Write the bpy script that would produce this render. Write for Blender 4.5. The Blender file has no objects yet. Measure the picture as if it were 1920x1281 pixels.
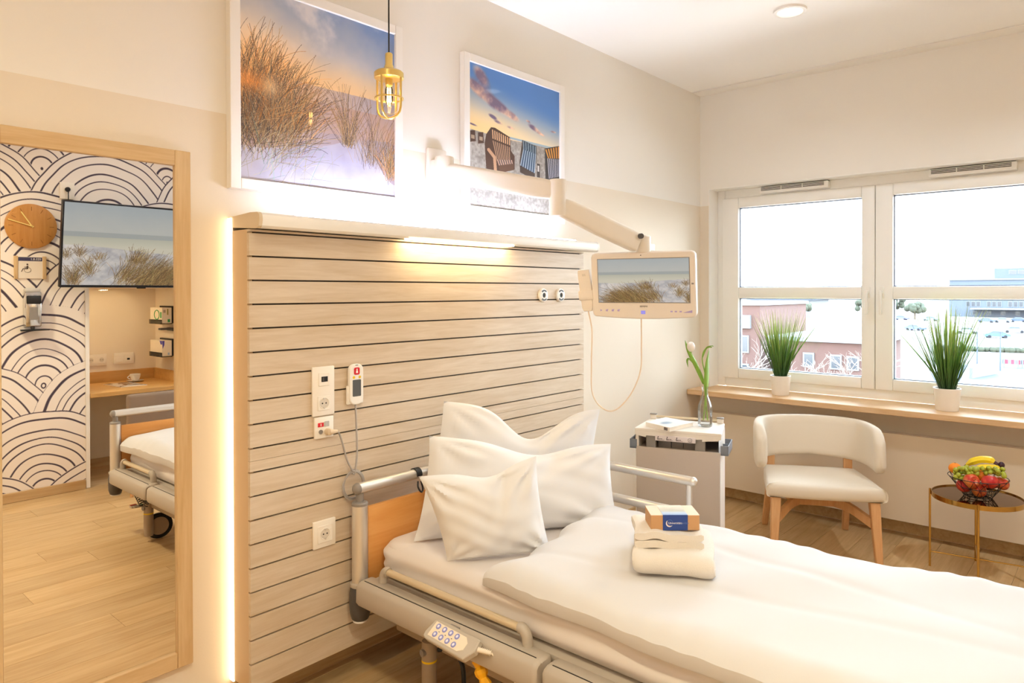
import bpy, bmesh, math, random
import numpy as np
from mathutils import Vector, Matrix
PI = math.pi
random.seed(7)
rng = np.random.default_rng(11)
scene = bpy.context.scene
COL = scene.collection

# ---------------------------------------------------------------- camera
CAM = Vector((0.0, -2.325, 1.45))
YAW, PIT, ROL = 0.723596, -0.00709227, -0.00234763
F = Vector((math.cos(YAW)*math.cos(PIT), math.sin(YAW)*math.cos(PIT), math.sin(PIT)))
r0 = Vector((math.sin(YAW), -math.cos(YAW), 0)); u0 = r0.cross(F)
r1 = r0*math.cos(ROL) + u0*math.sin(ROL); u1 = u0*math.cos(ROL) - r0*math.sin(ROL)
cd = bpy.data.cameras.new('camera'); cam = bpy.data.objects.new('camera', cd); COL.objects.link(cam)
cam.matrix_world = Matrix(((r1.x, u1.x, -F.x, CAM.x), (r1.y, u1.y, -F.y, CAM.y), (r1.z, u1.z, -F.z, CAM.z), (0, 0, 0, 1)))
cd.sensor_width = 36; cd.sensor_fit = 'HORIZONTAL'
cd.lens = 1308.536/1920*36
cd.shift_y = (556.213-640.5)/1920
cd.clip_start = 0.02; cd.clip_end = 2000
scene.camera = cam

# ---------------------------------------------------------------- world, view, lights
scene.view_settings.view_transform = 'Standard'
scene.view_settings.look = 'None'
scene.view_settings.gamma = 1.0
scene.view_settings.use_curve_mapping = False
scene.view_settings.exposure = 0.08
scene.cycles.use_denoising = True
try:
    scene.cycles.denoiser = 'OPENIMAGEDENOISE'
except Exception:
    pass
scene.cycles.max_bounces = 12; scene.cycles.diffuse_bounces = 7; scene.cycles.glossy_bounces = 6
scene.cycles.transparent_max_bounces = 16; scene.cycles.transmission_bounces = 8
scene.cycles.sample_clamp_indirect = 6.0
scene.cycles.caustics_refractive = False
SKY = 15.0
w = bpy.data.worlds.new('sky'); scene.world = w; w.use_nodes = True
nt = w.node_tree; bg = nt.nodes['Background']
tc = nt.nodes.new('ShaderNodeTexCoord'); sx = nt.nodes.new('ShaderNodeSeparateXYZ'); cr = nt.nodes.new('ShaderNodeValToRGB')
nt.links.new(tc.outputs['Generated'], sx.inputs[0]); nt.links.new(sx.outputs['Z'], cr.inputs[0])
cr.color_ramp.elements[0].position = 0.0; cr.color_ramp.elements[0].color = (0.93, 0.965, 1.0, 1)
cr.color_ramp.elements[1].position = 0.7; cr.color_ramp.elements[1].color = (0.62, 0.80, 1.0, 1)
nt.links.new(cr.outputs[0], bg.inputs[0]); bg.inputs[1].default_value = SKY

def area(name, loc, size, power, col, rot=(0, 0, 0), shape='DISK', spread=PI, sy=None):
    l = bpy.data.lights.new(name, 'AREA'); l.shape = shape; l.size = size
    if sy: l.size_y = sy
    l.energy = power; l.color = col; l.spread = spread
    o = bpy.data.objects.new(name, l); o.location = loc; o.rotation_euler = rot; COL.objects.link(o); return o
CEIL = 2.857
WARM = (1.0, 0.91, 0.76)
DOWN = [(0.45, -1.25, 7.5, (1, .91, .68)), (0.30, -2.50, 34, (1, .91, .64)), (1.95, -2.85, 3, (.82, .92, 1)), (3.56, -2.75, 19, (.78, .90, 1)), (-0.8, -1.8, 6, (.95, .97, 1))]
for i, (x, y, p, c) in enumerate(DOWN):
    area('downlight', (x, y, CEIL-0.012), 0.14, p, c, spread=math.radians(150))
area('downlight', (3.553, -1.049, CEIL-0.014), 0.12, 6, (.80, .91, 1), spread=math.radians(150))
area('niche_light', (2.05, -3.95, 1.47), 0.06, 2.2, (1, .78, .45))
sun = bpy.data.lights.new('sun', 'SUN'); sun.energy = 7.0; sun.angle = math.radians(75); sun.color = (.72, .86, 1.0)   # hazy daylight from the window side
so = bpy.data.objects.new('sun', sun); so.rotation_euler = Vector((-.72, .40, -.50)).to_track_quat('-Z', 'Y').to_euler(); COL.objects.link(so)
so.location = (30, -12, 25)

# ---------------------------------------------------------------- materials
def srgb(h):
    if isinstance(h, str):
        h = h.lstrip('#'); c = [int(h[i:i+2], 16)/255 for i in (0, 2, 4)]
    else: c = h
    return tuple((x/12.92 if x <= 0.04045 else ((x+0.055)/1.055)**2.4) for x in c)+(1.0,)
MATS = {}
def mat(name, col, rough=0.5, metal=0.0, bump=0.0, bscale=200.0, var=0.0, vscale=8.0, emit=None, estr=0.0, spec=0.5, sheen=0.0, trans=0.0, ior=1.45, coat=0.0):
    m = bpy.data.materials.new(name); m.use_nodes = True; MATS[name] = m
    t = m.node_tree; b = t.nodes['Principled BSDF']
    c = srgb(col)
    b.inputs['Base Color'].default_value = c; b.inputs['Roughness'].default_value = rough
    b.inputs['Metallic'].default_value = metal; b.inputs['Specular IOR Level'].default_value = spec
    b.inputs['IOR'].default_value = ior; b.inputs['Transmission Weight'].default_value = trans
    b.inputs['Sheen Weight'].default_value = sheen; b.inputs['Coat Weight'].default_value = coat
    tcn = t.nodes.new('ShaderNodeTexCoord')
    n = t.nodes.new('ShaderNodeTexNoise'); n.inputs['Scale'].default_value = vscale; n.inputs['Detail'].default_value = 4
    t.links.new(tcn.outputs['Object'], n.inputs['Vector'])
    mx = t.nodes.new('ShaderNodeMix'); mx.data_type = 'RGBA'; mx.blend_type = 'MULTIPLY'
    mx.inputs[6].default_value = c; mx.inputs[7].default_value = (1-max(var, .01),)*3+(1,)
    t.links.new(n.outputs[0], mx.inputs[0]); t.links.new(mx.outputs[2], b.inputs['Base Color'])
    if bump > 0:
        n2 = t.nodes.new('ShaderNodeTexNoise'); n2.inputs['Scale'].default_value = bscale; n2.inputs['Detail'].default_value = 3
        t.links.new(tcn.outputs['Object'], n2.inputs['Vector'])
        bp = t.nodes.new('ShaderNodeBump'); bp.inputs['Strength'].default_value = bump; bp.inputs['Distance'].default_value = 0.002
        t.links.new(n2.outputs[0], bp.inputs['Height']); t.links.new(bp.outputs[0], b.inputs['Normal'])
    if emit:
        b.inputs['Emission Color'].default_value = srgb(emit); b.inputs['Emission Strength'].default_value = estr
    return m
def wood(name, light, dark, axis=0, scale=1.0, rough=0.45, rand=0.0, contrast=1.0):
    m = bpy.data.materials.new(name); m.use_nodes = True; MATS[name] = m
    t = m.node_tree; b = t.nodes['Principled BSDF']; b.inputs['Roughness'].default_value = rough; b.inputs['Specular IOR Level'].default_value = 0.35
    tcn = t.nodes.new('ShaderNodeTexCoord'); mp = t.nodes.new('ShaderNodeMapping')
    s = [14*scale]*3; s[axis] = 1.1*scale; mp.inputs['Scale'].default_value = s
    oi = t.nodes.new('ShaderNodeObjectInfo'); ad = t.nodes.new('ShaderNodeVectorMath'); ad.operation = 'ADD'
    ml = t.nodes.new('ShaderNodeVectorMath'); ml.operation = 'SCALE'; ml.inputs[0].default_value = (13.1, 7.7, 9.3)
    t.links.new(oi.outputs['Random'], ml.inputs['Scale'])
    t.links.new(tcn.outputs['Object'], ad.inputs[0]); t.links.new(ml.outputs[0], ad.inputs[1])
    t.links.new(ad.outputs[0], mp.inputs[0])
    n = t.nodes.new('ShaderNodeTexNoise'); n.inputs['Scale'].default_value = 2.2; n.inputs['Detail'].default_value = 6; n.inputs['Roughness'].default_value = .6; n.inputs['Distortion'].default_value = .8
    t.links.new(mp.outputs[0], n.inputs['Vector'])
    n2 = t.nodes.new('ShaderNodeTexNoise'); n2.inputs['Scale'].default_value = 9; n2.inputs['Detail'].default_value = 3
    t.links.new(mp.outputs[0], n2.inputs['Vector'])
    mm = t.nodes.new('ShaderNodeMath'); mm.operation = 'MULTIPLY_ADD'; mm.inputs[1].default_value = 0.35
    t.links.new(n2.outputs[0], mm.inputs[0]); t.links.new(n.outputs[0], mm.inputs[2])
    r = t.nodes.new('ShaderNodeValToRGB'); r.color_ramp.elements[0].position = .5-.14/contrast; r.color_ramp.elements[1].position = .75+.12/contrast
    r.color_ramp.elements[0].color = srgb(dark); r.color_ramp.elements[1].color = srgb(light)
    t.links.new(mm.outputs[0], r.inputs[0])
    out = r.outputs[0]
    if rand:
        hv = t.nodes.new('ShaderNodeHueSaturation'); mr = t.nodes.new('ShaderNodeMapRange')
        mr.inputs[3].default_value = 1-rand; mr.inputs[4].default_value = 1+rand*.6
        t.links.new(oi.outputs['Random'], mr.inputs[0]); t.links.new(mr.outputs[0], hv.inputs['Value']); t.links.new(out, hv.inputs['Color']); out = hv.outputs[0]
    t.links.new(out, b.inputs['Base Color'])
    bp = t.nodes.new('ShaderNodeBump'); bp.inputs['Strength'].default_value = .12; bp.inputs['Distance'].default_value = .001
    t.links.new(n2.outputs[0], bp.inputs['Height']); t.links.new(bp.outputs[0], b.inputs['Normal'])
    return m
def emis(name, col, strength):
    m = bpy.data.materials.new(name); m.use_nodes = True; MATS[name] = m
    t = m.node_tree; t.nodes.clear(); o = t.nodes.new('ShaderNodeOutputMaterial'); e = t.nodes.new('ShaderNodeEmission')
    e.inputs[0].default_value = srgb(col); e.inputs[1].default_value = strength; t.links.new(e.outputs[0], o.inputs[0]); return m
def clearglass(name, tint=(1, 1, 1), refl=1.0, rough=0.0):
    m = bpy.data.materials.new(name); m.use_nodes = True; MATS[name] = m
    t = m.node_tree; t.nodes.clear(); o = t.nodes.new('ShaderNodeOutputMaterial')
    tr = t.nodes.new('ShaderNodeBsdfTransparent'); tr.inputs[0].default_value = (*tint, 1)
    g = t.nodes.new('ShaderNodeBsdfGlossy'); g.inputs['Roughness'].default_value = rough
    fr = t.nodes.new('ShaderNodeFresnel'); fr.inputs[0].default_value = 1.45
    mu = t.nodes.new('ShaderNodeMath'); mu.operation = 'MULTIPLY'; mu.inputs[1].default_value = refl
    mx = t.nodes.new('ShaderNodeMixShader'); t.links.new(fr.outputs[0], mu.inputs[0]); t.links.new(mu.outputs[0], mx.inputs[0])
    t.links.new(tr.outputs[0], mx.inputs[1]); t.links.new(g.outputs[0], mx.inputs[2]); t.links.new(mx.outputs[0], o.inputs[0]); return m
def image_mat(name, arr, rough=0.5, emit=0.0, spec=0.5, coat=0.0):
    h, wd = arr.shape[:2]
    im = bpy.data.images.new(name, wd, h, alpha=False)
    px = np.ones((h, wd, 4), np.float32); px[:, :, :3] = np.clip(arr, 0, 1)
    im.pixels.foreach_set(np.ascontiguousarray(px[::-1]).ravel()); im.pack()
    m = bpy.data.materials.new(name); m.use_nodes = True; MATS[name] = m
    t = m.node_tree; b = t.nodes['Principled BSDF']; b.inputs['Roughness'].default_value = rough; b.inputs['Specular IOR Level'].default_value = spec
    b.inputs['Coat Weight'].default_value = coat; b.inputs['Coat Roughness'].default_value = .02
    n = t.nodes.new('ShaderNodeTexImage'); n.image = im
    if emit:
        b.inputs['Base Color'].default_value = (.01, .01, .01, 1)
        t.links.new(n.outputs[0], b.inputs['Emission Color']); b.inputs['Emission Strength'].default_value = emit
    else:
        t.links.new(n.outputs[0], b.inputs['Base Color'])
    return m

# ---------------------------------------------------------------- object helpers
def link(o): COL.objects.link(o); return o
def tag(o, label=None, cat=None, group=None, kind=None):
    if label: o['label'] = label
    if cat: o['category'] = cat
    if group: o['group'] = group
    if kind: o['kind'] = kind
    return o
def thing(name, label, cat, loc=(0, 0, 0), rotz=0.0, group=None, rot=None):
    o = link(bpy.data.objects.new(name, None)); o.empty_display_size = .05
    o.location = loc; o.rotation_euler = rot if rot is not None else (0, 0, rotz)
    return tag(o, label, cat, group)
def wm(o):
    m = Matrix.Identity(4)
    while o is not None:
        m = o.matrix_basis @ m; o = o.parent
    return m
class MB:
    def __init__(s): s.v = []; s.f = []; s.sm = []; s.uv = None; s.mi = []
    def add(s, vs, fs, smooth=False, mi=0):
        b = len(s.v); s.v += [tuple(v) for v in vs]; s.f += [tuple(i+b for i in f) for f in fs]; s.sm += [smooth]*len(fs); s.mi += [mi]*len(fs); return s
    def box(s, a, b, r=0.0, seg=2, M=None, smooth=None):
        a = Vector(a); b = Vector(b); lo = Vector(map(min, a, b)); hi = Vector(map(max, a, b))
        if r <= 0:
            vs = [(x, y, z) for x in (lo.x, hi.x) for y in (lo.y, hi.y) for z in (lo.z, hi.z)]
            fs = [(0, 1, 3, 2), (4, 6, 7, 5), (0, 4, 5, 1), (2, 3, 7, 6), (0, 2, 6, 4), (1, 5, 7, 3)]
            sm = False
        else:
            bm = bmesh.new(); bmesh.ops.create_cube(bm, size=1)
            d = hi-lo; c = (hi+lo)/2
            for v in bm.verts: v.co = Vector((v.co.x*d.x, v.co.y*d.y, v.co.z*d.z))+c
            bmesh.ops.bevel(bm, geom=bm.edges[:], offset=min(r, min(d)*.49), segments=seg, profile=.5, affect='EDGES')
            bm.verts.index_update(); vs = [v.co.copy() for v in bm.verts]; fs = [[v.index for v in f.verts] for f in bm.faces]; bm.free()
            sm = True
        if smooth is not None: sm = smooth
        if M is not None: vs = [M @ Vector(v) for v in vs]
        return s.add(vs, fs, sm)
    def tube(s, path, r, n=10, closed=False, caps=True, M=None):
        P = [Vector(p) for p in path]; k = len(P)
        R = r if isinstance(r, (list, tuple)) else [r]*k
        vs = []; fs = []
        up = None
        for i, p in enumerate(P):
            if closed: t = P[(i+1) % k]-P[i-1]
            else: t = P[min(i+1, k-1)]-P[max(i-1, 0)]
            t.normalize()
            if up is None:
                up = Vector((0, 0, 1)) if abs(t.z) < .9 else Vector((1, 0, 0))
            a = t.cross(up)
            if a.length < 1e-6: a = t.cross(Vector((.3, .8, .5)))
            a.normalize(); b = a.cross(t).normalized(); up = b
            for j in range(n):
                an = 2*PI*j/n; vs.append(p+(a*math.cos(an)+b*math.sin(an))*R[i])
        rings = k if closed else k-1
        for i in range(rings):
            for j in range(n):
                i2 = (i+1) % k
                fs.append((i*n+j, i*n+(j+1) % n, i2*n+(j+1) % n, i2*n+j))
        if not closed and caps:
            fs.append(tuple(reversed(range(n)))); fs.append(tuple((k-1)*n+j for j in range(n)))
        if M is not None: vs = [M @ v for v in vs]
        return s.add(vs, [f[::-1] for f in fs], True)
    def lathe(s, prof, c=(0, 0, 0), n=24, M=None, capb=True, capt=True, smooth=True, a0=0.0):
        c = Vector(c); vs = []; fs = []
        for r, z in prof:
            for j in range(n):
                a = a0+2*PI*j/n; vs.append(Vector((r*math.cos(a), r*math.sin(a), z))+c)
        for i in range(len(prof)-1):
            for j in range(n): fs.append((i*n+j, i*n+(j+1) % n, (i+1)*n+(j+1) % n, (i+1)*n+j))
        if capb: fs.append(tuple(reversed(range(n))))
        if capt: fs.append(tuple((len(prof)-1)*n+j for j in range(n)))
        if M is not None: vs = [M @ v for v in vs]
        return s.add(vs, fs, smooth)
    def prism(s, pts, z0, z1, M=None, smooth=False):
        n = len(pts); vs = [(x, y, z0) for x, y in pts]+[(x, y, z1) for x, y in pts]
        fs = [tuple(reversed(range(n))), tuple(range(n, 2*n))]+[(i, (i+1) % n, n+(i+1) % n, n+i) for i in range(n)]
        if M is not None: vs = [M @ Vector(v) for v in vs]
        return s.add(vs, fs, smooth)
    def sphere(s, c, r, nu=16, nv=10, sc=(1, 1, 1), fn=None, M=None):
        prof = []; vs = []; fs = []
        c = Vector(c)
        for i in range(nv+1):
            ph = PI*i/nv
            for j in range(nu):
                th = 2*PI*j/nu
                d = Vector((math.sin(ph)*math.cos(th), math.sin(ph)*math.sin(th), -math.cos(ph)))
                k = fn(d) if fn else 1
                vs.append(c+Vector((d.x*sc[0], d.y*sc[1], d.z*sc[2]))*r*k)
        for i in range(nv):
            for j in range(nu): fs.append((i*nu+j, i*nu+(j+1) % nu, (i+1)*nu+(j+1) % nu, (i+1)*nu+j))
        if M is not None: vs = [M @ v for v in vs]
        return s.add(vs, fs, True)
    def grid(s, fn, nu, nv, smooth=True):
        vs = [fn(i/nu, j/nv) for j in range(nv+1) for i in range(nu+1)]
        fs = [(j*(nu+1)+i, j*(nu+1)+i+1, (j+1)*(nu+1)+i+1, (j+1)*(nu+1)+i) for j in range(nv) for i in range(nu)]
        return s.add(vs, fs, smooth)
    def build(s, name, m, parent=None, world=True, sharp=None, sub=0, mods=None, clean=True):
        me = bpy.data.meshes.new(name)
        vs = s.v
        if parent is not None and world:
            I = wm(parent).inverted(); vs = [I @ Vector(v) for v in vs]
        me.from_pydata([tuple(v) for v in vs], [], s.f)
        me.polygons.foreach_set('use_smooth', s.sm)
        ms = m if isinstance(m, (list, tuple)) else [m]
        for q in ms: me.materials.append(q)
        if len(ms) > 1: me.polygons.foreach_set('material_index', s.mi)
        if clean:
            bm = bmesh.new(); bm.from_mesh(me)
            bmesh.ops.remove_doubles(bm, verts=bm.verts[:], dist=1e-6)
            bmesh.ops.recalc_face_normals(bm, faces=bm.faces[:]); bm.to_mesh(me); bm.free()
        me.update()
        try: me.set_sharp_from_angle(angle=math.radians(38 if sharp is None else sharp))
        except Exception: pass
        o = link(bpy.data.objects.new(name, me))
        if parent is not None: o.parent = parent
        if sub:
            md = o.modifiers.new('sub', 'SUBSURF'); md.levels = sub; md.render_levels = sub
        return o
def quad_uv(name, pts, m, parent=None, world=True):
    """a flat printed sheet: pts bl, br, tr, tl"""
    me = bpy.data.meshes.new(name)
    vs = [Vector(p) for p in pts]
    if parent is not None and world:
        I = wm(parent).inverted(); vs = [I @ v for v in vs]
    me.from_pydata([tuple(v) for v in vs], [], [(0, 1, 2, 3)]); me.materials.append(m)
    uv = me.uv_layers.new(name='uv'); 
    for i, c in enumerate(((0, 0), (1, 0), (1, 1), (0, 1))): uv.data[i].uv = c
    o = link(bpy.data.objects.new(name, me))
    if parent is not None: o.parent = parent
    return o
def text(name, s, size, M, m, parent=None, extrude=0.0003, align='CENTER'):
    c = bpy.data.curves.new(name, 'FONT'); c.body = s; c.size = size; c.extrude = extrude; c.align_x = align; c.align_y = 'CENTER'; c.resolution_u = 2
    o = bpy.data.objects.new(name, c); COL.objects.link(o)
    dg = bpy.context.evaluated_depsgraph_get(); me = bpy.data.meshes.new_from_object(o.evaluated_get(dg)); bpy.data.objects.remove(o)
    me.name = name; I = wm(parent).inverted() if parent is not None else Matrix.Identity(4)
    me.transform(I @ M); me.materials.clear(); me.materials.append(m)
    q = link(bpy.data.objects.new(name, me))
    if parent is not None: q.parent = parent
    return q
def frame(origin, xa, ya):
    """matrix with local x along xa, y along ya, z = xa x ya"""
    xa = Vector(xa).normalized(); ya = Vector(ya); ya = (ya-xa*ya.dot(xa)).normalized(); za = xa.cross(ya); o = Vector(origin)
    return Matrix(((xa.x, ya.x, za.x, o.x), (xa.y, ya.y, za.y, o.y), (xa.z, ya.z, za.z, o.z), (0, 0, 0, 1)))
def dup(o, parent=None):
    c = o.copy(); COL.objects.link(c)
    if parent is not None: c.parent = parent
    for ch in list(o.children):
        dup(ch, c)
    return c
def rrect(w, h, r, n=5):
    pts = []
    for cx, cy, a0 in ((w/2-r, h/2-r, 0), (-w/2+r, h/2-r, PI/2), (-w/2+r, -h/2+r, PI), (w/2-r, -h/2+r, 3*PI/2)):
        for i in range(n+1):
            a = a0+PI/2*i/n; pts.append((cx+r*math.cos(a), cy+r*math.sin(a)))
    return pts
def circ(r, n=20, cx=0, cy=0): return [(cx+r*math.cos(2*PI*i/n), cy+r*math.sin(2*PI*i/n)) for i in range(n)]
def smoothpath(P, n=8):
    P = [Vector(p) for p in P]; out = []
    Q = [P[0]*2-P[1]]+P+[P[-1]*2-P[-2]]
    for i in range(1, len(Q)-2):
        for k in range(n):
            t = k/n; a, b, c, d = Q[i-1], Q[i], Q[i+1], Q[i+2]
            out.append(.5*((2*b)+(c-a)*t+(2*a-5*b+4*c-d)*t*t+(3*b-a-3*c+d)*t**3))
    out.append(P[-1]); return out

# palette
wall_paint = None
M_white = mat('white_paint', '#f4f1ec', .5, bump=.03, bscale=300)
M_ceil = mat('ceiling_paint', '#fbf9f6', .75, bump=.05, bscale=250)
M_plast = mat('white_plastic', '#f3f0ea', .35)
M_cream = mat('cream_plastic', '#eadfd0', .4)
M_pvc = mat('window_pvc', '#f9f8f5', .35)
M_grey = mat('warm_grey_plastic', '#b5aa9c', .45)
M_grey2 = mat('mid_grey_plastic', '#8d8680', .45)
M_dgrey = mat('dark_grey_plastic', '#4f4b49', .45)
M_black = mat('black_rubber', '#1b1a1c', .55)
M_alu = mat('brushed_aluminium', '#e2ded8', .36, .8, bump=.05, bscale=400)
M_chrome = mat('chrome', '#dcdcdc', .12, 1.0)
M_brass = mat('brass', '#e6c878', .32, .85)
M_gold = mat('polished_gold', '#c9a25a', .12, 1.0)
M_lin = mat('white_cotton', '#e2e1e2', .85, bump=.10, bscale=500, sheen=.1)
M_duv = mat('white_satin_cotton', '#d2d0d0', .8, bump=.08, bscale=500, sheen=.1)
M_sheet = mat('mattress_sheet', '#ddd5d0', .85, bump=.08, bscale=400)
M_terry = mat('towel_terry', '#e0d8ce', .95, bump=.7, bscale=420, sheen=.3)
M_oak = wood('headboard_oak', '#d9c9b4', '#c2ab8c', axis=0, scale=1.15, contrast=.8)
M_oakv = wood('frame_oak_vertical', '#d6b88c', '#c39f70', axis=2, scale=1.2)
M_oakh = wood('frame_oak_horizontal', '#d6b88c', '#c39f70', axis=0, scale=1.2)
M_oaky = wood('sill_oak', '#dcb990', '#c99f70', axis=1, scale=1.0)
M_floor = wood('floor_vinyl_oak', '#d2b284', '#b08b58', axis=0, scale=.8, rough=.38, rand=.10, contrast=.8)
M_beech = wood('bed_beech', '#e0a35f', '#d3914a', axis=0, scale=.8, rough=.35)
M_chwood = wood('chair_beech', '#d8a878', '#c8935f', axis=2, scale=1.4)
M_groove = mat('groove_dark', '#4a4038', .7)
M_glass = clearglass('window_glass', (.97, .985, .98))
M_thin = clearglass('clear_glass', (.96, .97, .97), 1.0)
# ================================================================ ROOM SHELL
X0, XW, YB = -1.3, 4.69, -3.49
BAND = 2.062
def paint_mat():
    m = bpy.data.materials.new('wall_paint'); m.use_nodes = True
    t = m.node_tree; b = t.nodes['Principled BSDF']; b.inputs['Roughness'].default_value = .7; b.inputs['Specular IOR Level'].default_value = .25
    tcn = t.nodes.new('ShaderNodeTexCoord'); sp = t.nodes.new('ShaderNodeSeparateXYZ'); t.links.new(tcn.outputs['Object'], sp.inputs[0])
    g = t.nodes.new('ShaderNodeMath'); g.operation = 'GREATER_THAN'; g.inputs[1].default_value = BAND; t.links.new(sp.outputs['Z'], g.inputs[0])
    mx = t.nodes.new('ShaderNodeMix'); mx.data_type = 'RGBA'; mx.inputs[6].default_value = srgb('#e7dccb'); mx.inputs[7].default_value = srgb('#f0ece5')
    t.links.new(g.outputs[0], mx.inputs[0]); t.links.new(mx.outputs[2], b.inputs['Base Color'])
    n = t.nodes.new('ShaderNodeTexNoise'); n.inputs['Scale'].default_value = 160; n.inputs['Detail'].default_value = 4; t.links.new(tcn.outputs['Object'], n.inputs['Vector'])
    bp = t.nodes.new('ShaderNodeBump'); bp.inputs['Strength'].default_value = .12; bp.inputs['Distance'].default_value = .002
    t.links.new(n.outputs[0], bp.inputs['Height']); t.links.new(bp.outputs[0], b.inputs['Normal'])
    return m
M_wall = paint_mat()
def struct(o): o['kind'] = 'structure'; return o
struct(MB().box((X0-.1, 0, -.1), (XW+.3, .15, CEIL+.1)).build('wall_head', M_wall))
wy0, wy1, wz0, wz1 = -.067, -2.26, .762, 2.18
wl = MB()
wl.box((XW, YB-.1, -.1), (XW+.29, 0, .726)); wl.box((XW, YB-.1, wz1), (XW+.29, 0, CEIL+.1))
wl.box((XW, wy0, .726), (XW+.29, 0, wz1)); wl.box((XW, YB-.1, .726), (XW+.29, wy1, wz1))
struct(wl.build('wall_window', M_wall, clean=False))
struct(MB().box((X0-.1, YB-.9, -.1), (X0, 0, CEIL+.1)).build('wall_left', M_wall))
NX0, NX1, NYB, NZ = 1.80, 2.53, -4.15, 1.486

# patterned wallpaper: staggered fans of hand drawn arcs
def wallpaper():
    ppm = 360; W = 4.6; H = CEIL; x0 = -1.3
    nx, nz = int(W*ppm), int(H*ppm)
    X, Z = np.meshgrid(x0+(np.arange(nx)+.5)/ppm, H-(np.arange(nz)+.5)/ppm)
    img = np.ones((nz, nx, 3), np.float32)*np.array([srgb('#f3ebe3')[i] for i in range(3)], np.float32)
    ink = np.array(srgb('#4a3e4c')[:3], np.float32)
    wob = .005*np.sin(X*11+Z*7)+.003*np.sin(X*23-Z*17+1.3)+.0015*np.sin(Z*41+X*5)
    P, RH = .86, .385
    for j in range(8, -3, -1):
        cz = .02+j*RH
        for i in range(-4, 6):
            cx = 1.505+i*P+(j % 2)*P/2
            dx = X-cx; dz = Z-cz
            sk = .10*math.sin(i*2.1+j*1.7)
            el = .80+.12*np.clip(np.hypot(dx, dz)/.55, 0, 1)
            rr = np.sqrt(((dx+sk*.12*dz)/el)**2+dz**2)+wob*.9
            R = .59+.02*math.sin(i*7+j*5)
            ins = (rr < R) & (dz > -.35)
            img[ins] = np.array(srgb('#f3ebe3')[:3])
            sp = R/(9.6+.5*math.sin(i*3+j*2))
            q = (R-rr)/sp; q = q+.16*np.sin(q*1.9+i+j)
            k = np.round(q); d = np.abs(q-k)*sp; wdt = .0050+.0011*np.sin(k*2.3+i)+.0006*np.sin(dx*13+k)
            a = np.clip((wdt-d)*ppm+.5, 0, 1)*((rr < R+.004) & (dz > -.35))
            img = img*(1-a[..., None])+ink*a[..., None]
    return np.clip(img, 0, 1)**(1/2.2), x0, W
wpimg, wx0, wW = wallpaper()
M_wp = image_mat('patterned_wallpaper', wpimg, rough=.75, spec=.2)
def wp_piece(b, xa, xb, za, zb):
    b.append((xa, xb, za, zb))
# wall itself (painted) and the wallpaper sheet on it
wb = MB()
wb.box((X0, YB-.1, -.1), (NX0, YB, CEIL+.1)); wb.box((NX1, YB-.1, -.1), (XW+.3, YB, CEIL+.1)); wb.box((NX0, YB-.1, NZ), (NX1, YB, CEIL+.1))
wb.box((NX0-.1, NYB, -.1), (NX0, YB-.1, NZ+.1)); wb.box((NX1, NYB, -.1), (NX1+.1, YB-.1, NZ+.1)); wb.box((NX0-.1, NYB-.1, -.1), (NX1+.1, NYB, NZ+.1)); wb.box((NX0, NYB, NZ), (NX1, YB-.1, NZ+.1))
wback = struct(wb.build('wall_back', M_wall, clean=False))
pcs = [(X0, NX0-.028, .07, CEIL), (NX0-.028, 3.29, NZ+.026, CEIL)]
me = bpy.data.meshes.new('wallpaper'); vs = []; fs = []; uvs = []
for xa, xb, za, zb in pcs:
    b = len(vs); vs += [(xa, YB+.001, za), (xb, YB+.001, za), (xb, YB+.001, zb), (xa, YB+.001, zb)]; fs.append((b+3, b+2, b+1, b))
    uvs += [((x-wx0)/wW, z/CEIL) for x, z in ((xa, zb), (xb, zb), (xb, za), (xa, za))]
me.from_pydata(vs, [], fs); uv = me.uv_layers.new(name='uv')
for i, c in enumerate(uvs): uv.data[i].uv = c
me.materials.append(M_wp); o = link(bpy.data.objects.new('wallpaper', me)); o.parent = wback
t1 = MB().box((NX0-.026, YB-.02, .005), (NX0, YB+.006, NZ+.024)).box((NX0, YB-.02, NZ), (NX1+.03, YB+.006, NZ+.024)).box((NX1, YB-.02, .005), (NX1+.026, YB+.006, NZ))
struct(t1.build('trim_2', M_white, clean=False))
# ceiling
ce = struct(MB().box((X0, YB, CEIL), (4.556, 0, CEIL+.1)).box((4.55, YB, CEIL+.02), (XW, 0, CEIL+.1)).build('ceiling', M_ceil, clean=False))
MB().box((2.08, -.70, CEIL-.0035), (2.731, -.046, CEIL+.004), r=.002, seg=1).build('access_panel', M_ceil, ce)
struct(MB().box((4.568, YB, CEIL-.003), (XW, 0, CEIL+.012), r=.003, seg=1).build('trim_1', M_white))
# floor with separate planks
fl = struct(MB().box((X0, YB, -.1), (XW, 0, -.003)).box((NX0, NYB, -.1), (NX1, YB, -.003)).build('floor', M_groove, clean=False))
PW, PL, GAP = .1852, 1.225, .0012
pm = {}
def plank(xa, xb, ya, yb):
    k = (round(xb-xa, 4), round(yb-ya, 4))
    if k not in pm:
        m = MB().box((-k[0]/2+GAP/2, -k[1]/2+GAP/2, -.003), (k[0]/2-GAP/2, k[1]/2-GAP/2, 0)).build('plank', M_floor)
        pm[k] = m
        o = m
    else:
        o = pm[k].copy(); COL.objects.link(o)
    o.parent = fl; o.location = ((xa+xb)/2, (ya+yb)/2, 0)
row = 0; y = -.045
offs = [0, .41, .83, .2, .62, 1.03]
ys = [0.0]
while y > YB: ys.append(y); y -= PW
ys.append(YB)
for a, b in zip(ys[:-1], ys[1:]):
    if row == 0:
        plank(X0, 1.7, b, a); plank(1.7, XW, b, a)
    else:
        x = X0-offs[row % 6]
        while x < XW:
            xa, xb = max(x, X0), min(x+PL, XW)
            if xb-xa > .02: plank(xa, xb, b, a)
            x += PL
    row += 1
y = YB
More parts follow.
